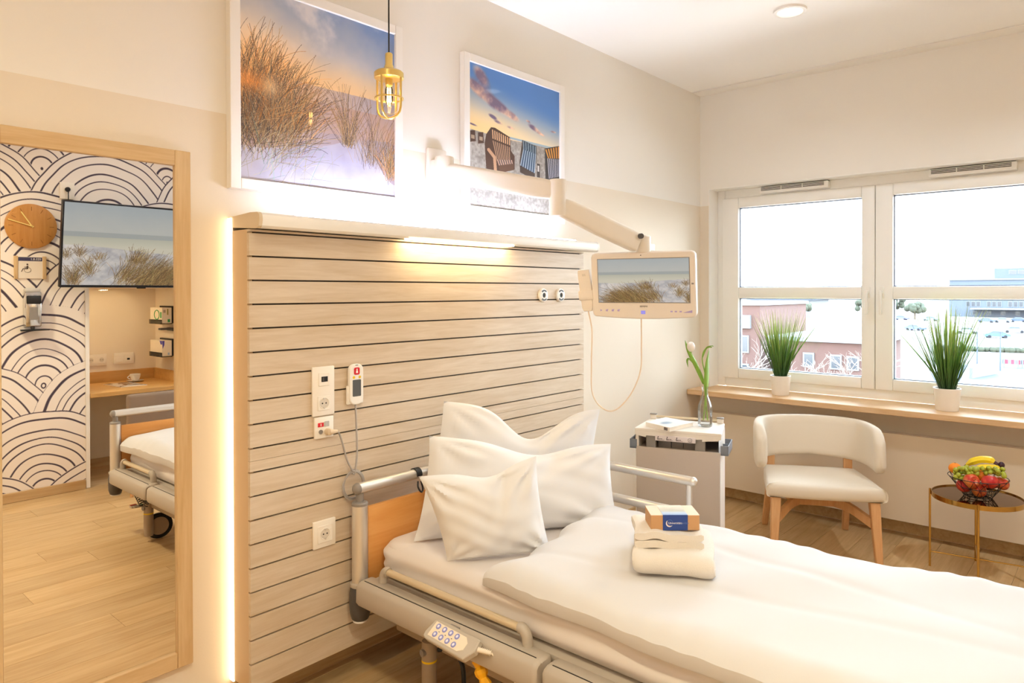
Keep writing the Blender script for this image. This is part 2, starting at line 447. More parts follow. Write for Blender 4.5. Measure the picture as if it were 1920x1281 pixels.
while y > NYB+.02:
    plank(NX0, NX1, max(y-PW, NYB), y); y -= PW
def bboard(name, a, b): struct(MB().box(a, b, r=.004, seg=1).build(name, M_floor))
bboard('baseboard_head', (X0, -.014, 0), (XW-.02, 0, .10))
bboard('baseboard_window', (XW-.016, YB, 0), (XW, -.0145, .085))
bboard('baseboard_back', (X0, YB, 0), (NX0-.03, YB+.014, .07))
bboard('baseboard_left', (X0, YB+.015, 0), (X0+.014, -.015, .08))
nb = MB().box((NX0+.005, NYB, 0), (NX1-.005, NYB+.012, .07)); struct(nb.build('baseboard_niche', M_floor))

# ---------------------------------------------------------------- window
win = struct(thing('window_1', None, None, (4.83, -1.125, .762)))
FX0, FX1 = 4.83, 4.905
def wpart(name, a, b, m=M_pvc, r=.006, parent=None): return MB().box(a, b, r=r, seg=2).build(name, m, parent or win)
wpart('frame_jamb', (FX0, wy0-.06, wz0), (FX1, wy0, wz1))
wpart('frame_jamb', (FX0, wy1, wz0), (FX1, wy1+.06, wz1))
wpart('frame_head', (FX0, wy1+.06, wz1-.068), (FX1, wy0-.06, wz1))
wpart('frame_bottom', (FX0, wy1+.06, wz0), (FX1, wy0-.06, wz0+.066))
wpart('frame_mullion', (FX0+.012, -1.14, wz0+.06), (FX1, -1.112, wz1-.06))
def sash(name, yl, yr, gl, gr, hy):
    s = thing(name, None, None, (0, 0, 0)); s.parent = win; s.matrix_basis = Matrix.Identity(4)
    S0, S1 = 4.812, 4.888; zt, zb = 2.118, .826
    def q(n, a, b, m=M_pvc, r=.008): return MB().box(a, b, r=r, seg=2).build(n, m, s)
    q('stile', (S0, gl, zb), (S1, yl, zt)); q('stile', (S0, yr, zb), (S1, gr, zt))
    q('top_rail', (S0, gr, 2.045), (S1, gl, zt)); q('bottom_rail', (S0, gr, zb), (S1, gl, .897)); q('mid_rail', (S0, gr, 1.398), (S1, gl, 1.4765))
    # grey glazing gaskets
    for za, zc in ((1.4765, 2.045), (.897, 1.398)):
        g = MB()
        e = .005
        g.box((4.842, gr, za), (4.872, gr+e, zc)); g.box((4.842, gl-e, za), (4.872, gl, zc)); g.box((4.842, gr, zc-e), (4.872, gl, zc)); g.box((4.842, gr, za), (4.872, gl, za+e))
        g.build('gasket', MATS.get('gasket') or mat('gasket', '#7f8aa0', .5), s, clean=False)
        MB().box((4.853, gr+.002, za+.002), (4.857, gl-.002, zc-.002)).build('pane', M_glass, s)
    h = MB().box((S0-.006, hy-.013, 1.405), (S0+.003, hy+.013, 1.475), r=.004).tube([(S0, hy, 1.44), (S0-.042, hy, 1.44)], .009, 12)
    h.box((S0-.052, hy-.009, 1.300), (S0-.034, hy+.009, 1.452), r=.006)
    h.build('handle', M_plast, s)
    return s
sash('sash', -.112, -1.1245, -.232, -1.047, -1.087)
sash('sash', -1.128, -2.215, -1.228, -2.105, -1.168)
for ya, yb in ((-.404, -.856), (-1.43, -1.858)):
    v = MB().box((4.768, yb, 2.126), (4.832, ya, 2.170), r=.004).build('vent', M_pvc, win)
    sl = MB()
    for k in range(3):
        for q3 in range(3):
            L = (ya-yb-.03); a = ya-.012-L*q3/3; b = a-L/3+.006
            sl.box((4.7665, b, 2.160-k*.0085), (4.775, a, 2.1645-k*.0085))
    sl.build('louvre', M_dgrey, v, clean=False)
    MB().box((4.790, yb+.005, 2.1695), (4.828, ya-.005, 2.1745)).build('louvre', M_dgrey, v)
sl = MB().box((4.478, -3.4, .727), (4.828, -.003, .762), r=.003, seg=1).build('window_sill', M_oaky, win)
tag(sl, 'oak veneer sill board')
# white painted reveal lining
MB().box((XW-.002, wy0-.004, .763), (4.83, wy0, wz1)).box((XW-.002, wy1+.004, wz1-.004), (4.83, wy0-.004, wz1)).build('reveal', M_white, win, clean=False)
rc = thing('radiator_cover', 'long cream panel covering the radiator below the window sill', 'radiator cover', (4.59, -1.7, .096))
MB().box((4.572, -3.3, .096), (4.598, -.10, .606), r=.003, seg=1).build('front_panel', mat('radiator_panel', '#ddcdb5', .55, bump=.03), rc)
MB().box((4.598, -3.29, .598), (4.64, -.11, .606)).build('top_edge', M_cream, rc)
for yy in (-.6, -1.7, -2.8):
    MB().box((4.598, yy-.02, .2), (XW-.001, yy+.02, .55)).build('bracket', M_dgrey, rc)
# ================================================================ PAINTED PRINTS (computed pixels)
def lin(h): return np.array(srgb(h)[:3], np.float32)
def s3(h): h = h.lstrip('#'); return np.array([int(h[i:i+2], 16)/255 for i in (0, 2, 4)], np.float32)
def fbm(h, w, sc, seed, oct=5, ax=1.0):
    r = np.random.default_rng(seed); out = np.zeros((h, w), np.float32); amp = 1; tot = 0
    for o in range(oct):
        n = max(2, int(sc*2**o)); g = r.random((n+2, int(n*ax)+2)).astype(np.float32)
        yy = np.linspace(0, n, h, endpoint=False); xx = np.linspace(0, int(n*ax), w, endpoint=False)
        y0 = yy.astype(int); x0 = xx.astype(int); fy = (yy-y0)[:, None]; fx = (xx-x0)[None]
        fy = fy*fy*(3-2*fy); fx = fx*fx*(3-2*fx)
        a = g[y0][:, x0]; b = g[y0][:, x0+1]; c = g[y0+1][:, x0]; d = g[y0+1][:, x0+1]
        out += amp*((a*(1-fx)+b*fx)*(1-fy)+(c*(1-fx)+d*fx)*fy); tot += amp; amp *= .5
    return out/tot
def mixc(a, b, t): return a*(1-t[..., None])+b*t[..., None]
def sstep(a, b, x): t = np.clip((x-a)/(b-a), 0, 1); return t*t*(3-2*t)
def blades(img, r, n, bx, by, L, lean, spread, cols, wid=1.2, curl=.3, alpha=.85):
    """grass: n blades rooted around (bx,by) (fractions), L length range, lean mean angle, spread"""
    h, w = img.shape[:2]
    for i in range(n):
        x = r.normal(bx[0], bx[1]); y = by[0]+r.normal(0, by[1]); l = r.uniform(*L); a = r.normal(lean, spread)+(x-bx[0])/max(bx[1], 1e-3)*spread*.35
        c = cols[r.integers(len(cols))]*r.uniform(.75, 1.15); k = r.normal(0, curl)
        t = np.linspace(0, 1, int(l*h*1.3)+4)
        ang = a+k*t*t+.25*np.sign(a)*t*t
        px = x*w+np.cumsum(np.sin(ang))*l*h/len(t); py = y*h-np.cumsum(np.cos(ang))*l*h/len(t)
        wd = max(1, int(round(wid*r.uniform(.6, 1.4))))
        for q in range(wd):
            xi = (px+q*(1-t*.8)).astype(int); yi = py.astype(int); ok = (xi >= 0) & (xi < w) & (yi >= 0) & (yi < h)
            img[yi[ok], xi[ok]] = img[yi[ok], xi[ok]]*(1-alpha)+c*alpha
def poly(img, P, col, a=1.0):
    h, w = img.shape[:2]; P = np.array(P)*[w, h]
    x0, y0 = np.floor(P.min(0)).astype(int).clip(0); x1, y1 = np.ceil(P.max(0)).astype(int)+1; x1 = min(x1, w); y1 = min(y1, h)
    if x1 <= x0 or y1 <= y0: return
    X, Y = np.meshgrid(np.arange(x0, x1)+.5, np.arange(y0, y1)+.5); ins = np.zeros(X.shape, bool)
    for i in range(len(P)):
        (xa, ya), (xb, yb) = P[i], P[(i+1) % len(P)]
        if ya == yb: continue
        c = ((ya > Y) != (yb > Y)) & (X < (xb-xa)*(Y-ya)/(yb-ya)+xa); ins ^= c
    sub = img[y0:y1, x0:x1]; sub[ins] = sub[ins]*(1-a)+col*a
def dune_big():
    h = w = 620; r = np.random.default_rng(3)
    V, U = np.meshgrid((np.arange(h)+.5)/h, (np.arange(w)+.5)/w, indexing='ij')
    n1 = fbm(h, w, 3, 5); n2 = fbm(h, w, 8, 9)
    t = np.clip(U*.75+(1-V/.45)*.55-.25+(n1-.5)*.7, 0, 1)
    img = mixc(s3('#e9d9c6'), s3('#5f7fb8'), t)
    img = mixc(img, s3('#ddb883'), sstep(.22, .44, V)*.8)
    cl = sstep(.55, .75, n1*.6+n2*.4)*(V < .4); img = mixc(img, s3('#f4e8e0'), cl*.7)
    sea = (V > .43+.01*n2) & (V < .52); img = np.where(sea[..., None], mixc(s3('#c9ab93'), s3('#9a95a3'), U), img)
    beach = V >= .52; img = np.where(beach[..., None], mixc(s3('#b08d78'), s3('#a0919b'), np.clip(n2*1.2, 0, 1)), img)
    glow = np.exp(-(((U-.05)/.35)**2+((V-.46)/.2)**2)); img = mixc(img, s3('#ffb35e'), np.clip(glow*.7, 0, 1))
    prof = .80-.09*np.exp(-((U-.73)/.16)**2)+.03*np.sin(U*7+1)-.03*np.exp(-((U-.3)/.1)**2)+.10*sstep(.8, 1, U)
    d = V-prof; sand = d > 0
    shade = np.clip(.45+(n1-.5)*1.3+(n2-.5)*.5, 0, 1)
    img = np.where(sand[..., None], mixc(s3('#8a869e'), s3('#c2bcc6'), shade), img)
    mid = (V > .66+.05*n2) & (~sand) & (U > .3); img = np.where(mid[..., None], mixc(s3('#8f7d85'), s3('#aa9da2'), n2), img)
    br = [s3('#4a3a30'), s3('#6b5138'), s3('#8a6640'), s3('#a07d52'), s3('#3d332f'), s3('#b59768'), s3('#7b7058')]
    og = [s3('#b5702f'), s3('#cf8d45'), s3('#80552f')]
    blades(img, r, 620, (.10, .13), (.78, .05), (.08, .30), .1, .55, br, 1.5)
    blades(img, r, 420, (.05, .07), (.66, .06), (.15, .46), .10, .30, br+br+og, 1.4)
    blades(img, r, 330, (.27, .07), (.70, .04), (.12, .38), .30, .35, br+br+og, 1.3)
    blades(img, r, 120, (.16, .10), (.58, .05), (.05, .22), .2, .6, og+br, 1.3)
    blades(img, r, 110, (.655, .020), (.735, .008), (.1, .38), .0, .30, br, 1.2)
    blades(img, r, 100, (.84, .06), (.82, .02), (.1, .40), .05, .25, br, 1.1)
    blades(img, r, 150, (.97, .03), (.86, .03), (.06, .22), .05, .35, og+br+[s3('#8a8a4a')], 1.3)
    blades(img, r, 70, (.15, .2), (.95, .04), (.1, .3), .5, .6, [s3('#b7ab86'), s3('#8b8463'), s3('#7b9a8a')], 1.2)
    # low sun between the stems, part of the photograph
    gl = np.exp(-(((U-.17)/.05)**2+((V-.50)/.05)**2)); img = mixc(img, s3('#ffe0b0'), np.clip(gl*.5, 0, 1))
    gl = np.exp(-(((U-.04)/.09)**2+((V-.49)/.05)**2)); img = mixc(img, s3('#ff9a3c'), np.clip(gl*.6, 0, 1))
    return img
def dune_screen():
    h, w = 400, 711; r = np.random.default_rng(8)
    V, U = np.meshgrid((np.arange(h)+.5)/h, (np.arange(w)+.5)/w, indexing='ij')
    n1 = fbm(h, w, 3, 15, ax=1.8); n2 = fbm(h, w, 14, 19, ax=1.8)
    img = mixc(s3('#a8b0b3'), s3('#bcbdb8'), np.clip(V/.35+(n1-.5)*.6, 0, 1))
    img = np.where((V > .345)[..., None], mixc(s3('#9ea6a6'), s3('#a9aca8'), n1), img)
    img = np.where((V > .405)[..., None], mixc(s3('#bab9a9'), s3('#d0cbb8'), np.clip((V-.405)/.12, 0, 1)), img)
    hor = .56+.03*np.sin(U*5)-.03*U+.015*n2
    img = np.where((V > hor)[..., None], mixc(s3('#a3a3a8'), s3('#dcd5cf'), np.clip(.55+(n1-.5)*1.6+(n2-.5)*1.5, 0, 1)), img)
    br = [s3('#6a4c2c'), s3('#8c6a3e'), s3('#a98450'), s3('#7b5b33'), s3('#c2a06a'), s3('#54402a'), s3('#9a8a50')]
    blades(img, r, 170, (.55, .035), (.71, .02), (.05, .20), -.25, .35, br, 1.2)
    blades(img, r, 1100, (.45, .085), (1.0, .06), (.16, .46), -.85, .28, br, 1.4, .25)
    blades(img, r, 420, (.33, .08), (1.02, .03), (.10, .32), -.9, .35, br, 1.4, .3)
    blades(img, r, 160, (.62, .035), (.93, .05), (.08, .28), -.5, .3, br, 1.2)
    blades(img, r, 150, (.93, .018), (.97, .04), (.06, .26), 0, .35, br, 1.2)
    blades(img, r, 110, (.84, .018), (.84, .03), (.05, .22), .1, .4, br, 1.1)
    blades(img, r, 70, (.90, .015), (.63, .02), (.04, .12), 0, .4, br, 1.1)
    blades(img, r, 60, (.985, .015), (.66, .02), (.05, .12), 0, .4, br, 1.1)
    blades(img, r, 50, (.78, .015), (.68, .015), (.04, .11), 0, .5, br, 1.1)
    return img
def basket_chairs():
    h = w = 560; r = np.random.default_rng(4)
    V, U = np.meshgrid((np.arange(h)+.5)/h, (np.arange(w)+.5)/w, indexing='ij')
    n1 = fbm(h, w, 2.2, 25); n2 = fbm(h, w, 9, 29); n3 = fbm(h, w, 60, 30, 2)
    t = np.clip(1-V/.46+(U-.4)*.30, 0, 1); img = mixc(s3('#f3dcb4'), s3('#4f7fc0'), sstep(0, .8, t))
    img = mixc(img, s3('#f6d493'), sstep(.28, .46, V)*sstep(.8, .1, U)*.9)
    cl = np.zeros_like(U)
    for cu, cv, su, sv, k in ((.12, .07, .10, .07, .55), (.05, .16, .10, .05, .4), (.18, .21, .14, .055, .35), (.33, .26, .13, .045, .3), (.46, .30, .08, .030, .2), (.24, .34, .05, .016, .2), (.30, .37, .05, .012, .1), (.43, .385, .05, .013, .1), (.70, .345, .09, .024, .25), (.78, .375, .05, .011, .15), (.93, .33, .045, .010, 0), (.04, .43, .05, .008, .1), (.62, .30, .03, .010, .1)):
        cl += np.exp(-(((U-cu)/su)**2+((V-cv-(U-cu)*k)/sv)**2)*1.5)
    cl = np.clip(cl*(.55+n2*1.5)-.30, 0, 1)
    img = mixc(img, mixc(s3('#f0c4a6'), s3('#75647c'), np.clip((n2-.35)*3, 0, 1)), np.clip(cl*1.4, 0, 1))
    hz = .465
    sand = V > hz+.01*np.sin(U*4)
    img = np.where(sand[..., None], mixc(s3('#80786f'), s3('#b3aba2'), np.clip(.55+(n3-.5)*1.1+(n2-.5)*.6, 0, 1)), img)
    sea = (V > hz-.012) & (V < hz+.004) & (U > .3); img = np.where(sea[..., None], s3('#9fb2bd'), img)
    def q(P): return [(x, .415+(y-.505)*.66) for x, y in P]
    def pl(P, c, a=1.0): poly(img, q(P), c, a)
    def stripes(P4, n, ca, cb, a=1.0):
        A, B, C, D = [np.array(p) for p in q(P4)]
        for i in range(n):
            f0, f1 = i/n, (i+1)/n
            poly(img, [A+(B-A)*f0, A+(B-A)*f1, D+(C-D)*f1, D+(C-D)*f0], ca if i % 2 == 0 else cb, a)
    bro = s3('#4b3226'); dk = s3('#2e2422')
    for x in (.01, .09):
        pl([(x, .60), (x+.05, .585), (x+.058, .70), (x, .72)], bro); pl([(x+.012, .64), (x+.045, .64), (x+.045, .68), (x+.012, .68)], s3('#a58f78'))
    pl([(.17, .60), (.22, .51), (.26, .505), (.42, .57), (.43, .72), (.47, .77), (.47, .92), (.33, .985), (.17, .97), (.155, .7)], bro)
    stripes([(.23, .53), (.42, .58), (.42, .66), (.235, .63)], 17, s3('#d9ad80'), s3('#43302a'))
    stripes([(.235, .65), (.415, .68), (.42, .83), (.28, .86)], 17, s3('#b08a6c'), s3('#3d2c26'))
    stripes([(.28, .85), (.44, .82), (.45, .86), (.30, .91)], 13, s3('#b89682'), s3('#544644'))
    pl([(.30, .91), (.46, .86), (.46, .93), (.31, .985)], s3('#5d402f')); pl([(.18, .75), (.20, .74), (.27, .82), (.28, .98), (.25, .98), (.24, .84), (.18, .77)], s3('#b98f6e'))
    pl([(.555, .565), (.72, .60), (.72, .72), (.70, .9), (.70, 1.0), (.53, .94), (.525, .82)], s3('#40322b'))
    stripes([(.56, .57), (.715, .605), (.715, .69), (.565, .67)], 11, s3('#76868f'), s3('#263a4b'))
    stripes([(.565, .67), (.715, .69), (.70, .92), (.53, .86)], 13, s3('#93a3b0'), s3('#26405a'))
    pl([(.725, .80), (.76, .80), (.76, 1.0), (.725, 1.0)], s3('#3d3430')); pl([(.732, .82), (.752, .82), (.752, .89), (.732, .89)], s3('#c9c5bf'))
    pl([(.82, .60), (.99, .53), (1, .53), (1, 1.05), (.83, 1.08)], s3('#332e2e'))
    stripes([(.825, .61), (1.0, .535), (1.0, .68), (.86, .71)], 11, s3('#cf8f3e'), s3('#452c18'))
    stripes([(.85, .71), (1.0, .69), (1.0, .90), (.87, .95)], 13, s3('#a8a8b0'), s3('#2c3042'))
    pl([(.87, .95), (1, .90), (1, 1.33), (.965, 1.37), (.95, 1.0), (.92, 1.02), (.92, 1.33), (.88, 1.33)], s3('#2d2827')); pl([(.92, 1.0), (.955, .99), (.965, 1.32), (.92, 1.32)], s3('#8d97a8'))
    return img
M_pic1 = image_mat('dune_print', dune_big(), rough=.5, coat=.35)
M_pic2 = image_mat('basket_chair_print', basket_chairs(), rough=.5, coat=.1)
scr = dune_screen()
M_scr = image_mat('lit_screen', scr, rough=.3, emit=.80)

# ---------------------------------------------------------------- framed pictures
def picture(name, label, x0, x1, z0, z1, m):
    t = thing(name, label, 'picture', ((x0+x1)/2, 0, z0), group=None)
    b = .038; D = .032
    for n, a, c in (('frame_side', (x0, -D, z0), (x0+b, -.001, z1)), ('frame_side', (x1-b, -D, z0), (x1, -.001, z1)), ('frame_top', (x0+b, -D, z1-b), (x1-b, -.001, z1)), ('frame_bottom', (x0+b, -D, z0), (x1-b, -.001, z0+b))):
        MB().box(a, c, r=.002, seg=1).build(n, M_white, t)
    quad_uv('print', [(x0+b, -D+.010, z0+b), (x1-b, -D+.010, z0+b), (x1-b, -D+.010, z1-b), (x0+b, -D+.010, z1-b)], m, t)
    MB().box((x0+b, -D+.011, z0+b), (x1-b, -.002, z1-b)).build('backing', M_white, t)
    return t
picture('framed_picture', 'large white framed photograph of a grassy snowy-pale dune at sunset', 1.150, 1.905, 1.807, 2.562, M_pic1)
picture('framed_picture', 'white framed photograph of striped hooded beach chairs behind the swivel arm', 2.268, 3.032, 1.815, 2.560, M_pic2)

# ---------------------------------------------------------------- mirror
mir = thing('wall_mirror', 'tall oak framed mirror on the wall left of the headboard', 'mirror', (.735, 0, .235))
mx0, mx1, mz0, mz1, mb = .452, 1.0155, .235, 1.908, .050
MB().box((mx0, -.030, mz0), (mx0+mb, -.001, mz1), r=.002, seg=1).build('frame_stile', M_oakv, mir)
MB().box((mx1-mb, -.030, mz0), (mx1, -.001, mz1), r=.002, seg=1).build('frame_stile', M_oakv, mir)
MB().box((mx0+mb, -.030, mz1-mb), (mx1-mb, -.001, mz1), r=.002, seg=1).build('frame_rail', M_oakh, mir)
MB().box((mx0+mb, -.030, mz0), (mx1-mb, -.001, mz0+mb), r=.002, seg=1).build('frame_rail', M_oakh, mir)
MB().box((mx0+mb, -.020, mz0+mb), (mx1-mb, -.004, mz1-mb)).build('mirror_glass', mat('mirror_silver', '#f6f4f1', .0, 1.0), mir)

# ---------------------------------------------------------------- headboard wall panel
PX0, PX1, PY = 1.155, 3.045, -.145
hb = thing('headboard_panel', 'oak slatted wall panel with dark grooves behind the bed', 'wall panel', (2.1, 0, .12))
MB().box((PX0+.02, PY+.012, .125), (PX1-.02, -.001, 1.6595)).build('backing', M_groove, hb)
G0 = 1.6494; gw = .0035
zs = [G0-.08*k for k in range(19)]
def slat(z0, z1):
    MB().box((PX0-.0006, PY, z0), (PX1-.001, PY+.014, z1)).build('slat', M_oak, hb)
slat(zs[0]+gw/2+.001, 1.6592)
for k in range(18):
    if k == 9:
        slat(zs[10]+gw/2+.0012, .8865); slat(.8877, zs[9]-gw/2-.0012)
    else: slat(zs[k+1]+gw/2+.0012, zs[k]-gw/2-.0012)
slat(.122, zs[18]-gw/2-.0012)
M_side = mat('panel_edge_laminate', '#cdb08a', .4)
MB().box((PX0-.0, PY+.0142, .12), (PX0+.018, -.030, 1.6595)).build('side_panel', M_side, hb)
MB().box((PX1-.018, PY+.015, .12), (PX1, -.001, 1.6595), r=.001, seg=1).build('side_panel', M_side, hb)
ls = thing('light_strip', 'glowing vertical warm light strip along the left edge of the slatted panel', 'light', (1.15, -.015, .112))
MB().box((PX0+.002, -.029, .112), (PX0+.016, -.001, 1.706)).build('channel', M_alu, ls)
MB().box((PX0-.003, -.027, .113), (PX0+.0018, -.003, 1.704)).build('diffuser', emis('strip_light', '#ffe0b0', 6.5), ls)

# ---------------------------------------------------------------- light rail over the bed
lr = thing('overbed_light', 'long white light rail on top of the slatted panel', 'light', (2.1, 0, 1.66))
LX0, LX1 = 1.156, 3.10
prof = [(-.001, 1.674), (-.001, 1.706), (-.150, 1.713), (-.196, 1.711), (-.207, 1.703), (-.210, 1.688), (-.205, 1.668), (-.196, 1.661), (-.16, 1.662)]
b = MB(); n = len(prof)
vs = [(x, y, z) for x in (LX0+.012, LX1-.010) for y, z in prof]
b.add(vs, [tuple(range(n)), tuple(range(2*n-1, n-1, -1))]+[(i, (i+1) % n, n+(i+1) % n, n+i) for i in range(n)], True)
b.build('housing', M_plast, lr, sharp=35)
def endcap(xa, xb, m):
    b = MB(); vs = [(x, y*1.0-(.001 if y < -.1 else 0), z+(.0012 if z > 1.69 else -.0012)) for x in (xa, xb) for y, z in prof]
    b.add(vs, [tuple(range(n)), tuple(range(2*n-1, n-1, -1))]+[(i, (i+1) % n, n+(i+1) % n, n+i) for i in range(n)], False); b.build('end_cap', m, lr)
endcap(LX0, LX0+.012, mat('end_cap_beige', '#d9c6a8', .45)); endcap(LX1-.010, LX1, M_plast)
MB().box((1.32, -.185, 1.7105), (2.92, -.135, 1.7165)).build('uplight_diffuser', emis('uplight', '#d6e2ff', 47.0), lr)
MB().box((1.80, -.200, 1.6580), (2.42, -.165, 1.6625)).build('reading_diffuser', emis('reading_light', '#ffe2ac', 34.0), lr)

# ================================================================ BED
BX0, BX1, BYH, BYF = 1.545, 2.515, -.212, -2.235
BXC = (BX0+BX1)/2
bed = thing('hospital_bed', 'beech and aluminium hospital bed with grey side covers below the slatted panel', 'bed', (BXC, -1.22, 0))
def bedend(y, out, nm):
    MB().box((BX0+.03, y-.010, .36), (BX1-.03, y+.010, .655), r=.004).build(nm, M_beech, bed)
    tb = MB().tube([(BX0-.008, y, .729), (BX1+.008, y, .729)], .0205, 18).build('top_tube', M_alu, bed)
    for x, sg in ((BX0, -1), (BX1, 1)):
        MB().lathe([(.0295, .372), (.0295, .668)], (x, y, 0), 24).build('post', M_alu, bed)
        p = MB().lathe([(.0300, .668), (.0300, .676), (.0265, .680), (.014, .682), (.014, .712)], (x, y, 0), 20).build('collar', M_grey2, bed)
        MB().sphere((x+sg*.010, y, .729), .0213, 14, 10, (.9, 1, 1)).build('tube_cap', M_grey2, bed)
        MB().lathe([(.024, .248), (.031, .253), (.0375, .275), (.0395, .31), (.0385, .345), (.035, .366), (.030, .372)], (x, y, 0), 24).build('bumper', M_dgrey, bed)
        MB().lathe([(.027, .243), (.027, .2485)], (x, y, 0), 20).build('bumper_base', M_plast, bed)
        MB().lathe([(.036, .372), (.037, .376), (.037, .384), (.031, .388)], (x, y, 0), 20).tube([(x, y, .38), (x-sg*.02, y+out*.03, .379), (x-sg*.03, y+out*.09, .377)], .011, 8).build('collar_bracket', M_grey, bed)
bedend(BYH, -1, 'headboard'); bedend(BYF, 1, 'footboard')
# grey side covers, three lengths a side
def cover(y0, y1, xo, sg):
    prof = [(0, .335), (.006, .326), (.020, .323), (.075, .330), (.082, .345), (.082, .402), (.070, .409), (.034, .409), (.030, .404), (.026, .409), (.010, .402), (.002, .392)]
    b = MB(); n = len(prof)
    def ring(y, k): return [(xo+sg*(.041+(px-.041)*k), y, .366+(pz-.366)*k) for px, pz in prof]
    ys = [(y0, .80), (y0-.006, .95), (y0-.016, 1), (y1+.016, 1), (y1+.006, .95), (y1, .80)]
    vs = []
    for y, k in ys: vs += ring(y, k)
    fs = [tuple(range(n)), tuple((len(ys)-1)*n+j for j in reversed(range(n)))]
    for i in range(len(ys)-1): fs += [(i*n+j, i*n+(j+1) % n, (i+1)*n+(j+1) % n, (i+1)*n+j) for j in range(n)]
    b.add(vs, fs, True)
    o = b.build('side_cover', M_grey, bed, sharp=40)
    MB().box((xo+sg*.0285, y0-.02, .4035), (xo+sg*.0315, y1+.02, .4085)).build('joint', M_black, o)
    return o
for xo, sg in ((1.496, 1), (2.564, -1)):
    c = cover(-.245, -1.085, xo, sg)
    MB().box((xo-sg*.0015, -.735, .335), (xo+sg*.014, -.775, .4095), r=.004).build('clip_band', M_grey2, c)
    cover(-1.105, -1.66, xo, sg); cover(-1.685, -2.205, xo, sg)
M_rail = mat('rail_champagne', '#d5c4a6', .3, .35)
def rail(x, ya, yb, zt, zb, nm='side_rail'):
    r_ = MB().tube([(x, ya-.005, zt), (x, yb+.005, zt)], .0125, 14).build(nm, M_rail, bed)
    for y, s in ((ya, -1), (yb, 1)):
        b = MB()
        b.tube(smoothpath([(x, y-s*-.012, zt), (x, y, zt+.001), (x, y-s*.014, zt-.014), (x, y-s*.018, zt-.035), (x, y-s*.02, zb)], 5), [.0165]*21, 12)
        b.build('rail_bracket', M_grey, r_)
    return r_
rail(1.562, -.345, -.985, .452, .402)
rail(1.562, -1.745, -2.150, .452, .402)
rr = MB().tube([(2.548, -.33, .693), (2.548, -1.025, .693)], .0185, 16).sphere((2.548, -1.03, .693), .0186, 14, 8).build('side_rail', M_alu, bed)
MB().tube([(2.548, -.33, .560), (2.548, -1.00, .560)], .0185, 16).build('lower_bar', M_alu, rr)
for y in (-.36, -1.015):
    MB().tube([(2.548, y, .69), (2.548, y, .405)], .013, 12).build('rail_post', M_alu, rr)
    MB().box((2.536, y-.02, .40), (2.562, y+.02, .45), r=.006).build('rail_socket', M_grey2, rr)
# lying surface and chassis
MB().box((1.585, -.25, .375), (2.475, -2.2, .398), r=.004).build('bed_base', M_grey, bed)
M_frame = mat('frame_taupe', '#a3907b', .5)
for x in (1.66, 2.40):
    MB().box((x-.02, -.30, .20), (x+.02, -2.15, .25), r=.006).build('chassis_beam', M_frame, bed)
for y in (-.56, -1.95):
    MB().box((1.64, y-.025, .205), (2.42, y+.025, .245), r=.006).build('cross_beam', M_frame, bed)
for y in (-.75, -1.75):
    MB().box((BXC-.09, y-.06, .24), (BXC+.09, y+.06, .376), r=.01).build('lift_column', M_grey2, bed)
MB().box((1.60, -.36, .30), (1.63, -2.1, .345), r=.004).build('under_rail', mat('rail_tan', '#b59a78', .45), bed)
M_yel = mat('signal_yellow', '#e9c21a', .5)
for (x, y, s) in ((1.625, -.500, 1), (2.435, -.500, 1), (1.635, -1.985, -1), (2.425, -1.985, -1)):
    c = MB().lathe([(.012, .03), (.024, .035), (.0265, .05), (.0265, .222), (.024, .234), (.012, .238)], (x, y, 0), 24).build('caster_leg', M_frame, bed)
    MB().lathe([(.0269, .163), (.0269, .170)], (x, y, 0), 24, capb=False, capt=False).build('yellow_ring', M_yel, c)
    MB().tube([(x-.020, y, .200), (x-.034, y+.002, .200)], .0125, 14).build('cover_cap', M_grey2, c)
    W = frame((x+.047, y+.053, .0765), (.66, .75, 0), (0, 0, 1)) if s > 0 else frame((x+.062, y-.012, .0765), (1, .12, 0), (0, 0, 1))
    b = MB().lathe([(.052, -.012), (.066, -.013), (.074, -.008), (.076, 0), (.074, .008), (.066, .013), (.052, .012)], (0, 0, 0), 32, M=W, capb=False, capt=False); b.build('tyre', M_black, c)
    MB().lathe([(.053, -.011), (.053, .011)], (0, 0, 0), 28, M=W).build('wheel_disc', M_frame, c)
    if s < 0:
        MB().box((x-.07, y-.05, .205), (x+.01, y-.015, .215), r=.004).box((x-.075, y-.085, .198), (x-.035, y-.045, .211), r=.004).build('brake_pedal', M_grey, c)
        MB().box((x-.074, y-.084, .2112), (x-.04, y-.062, .2125)).build('red_mark', mat('red_mark', '#c03a2c', .5), c)
        MB().box((x-.03, y-.045, .2155), (x+.005, y-.02, .2165)).build('green_mark', mat('green_mark', '#3f8a55', .5), c)
# coiled and straight cables under the bed
def coil(p0, p1, rad, turns, wr, nm, m, parent=bed):
    p0 = Vector(p0); p1 = Vector(p1); ax = (p1-p0).normalized(); a = ax.orthogonal().normalized(); b = ax.cross(a); n = turns*10
    return MB().tube([p0+(p1-p0)*(i/n)+(a*math.cos(2*PI*i/10)+b*math.sin(2*PI*i/10))*rad for i in range(n+1)], wr, 5).build(nm, m, parent)
coil((1.60, -2.10, .30), (1.60, -1.98, .225), .017, 9, .003, 'spiral_cable', M_dgrey)
coil((1.60, -1.93, .23), (1.60, -1.88, .30), .010, 5, .003, 'spiral_cable', M_dgrey)
MB().tube(smoothpath([(1.64, -.53, .205), (1.66, -.585, .215), (1.665, -.625, .17), (1.66, -.635, .08), (1.66, -.63, .03)], 6), .008, 8).build('black_cable', M_black, bed)

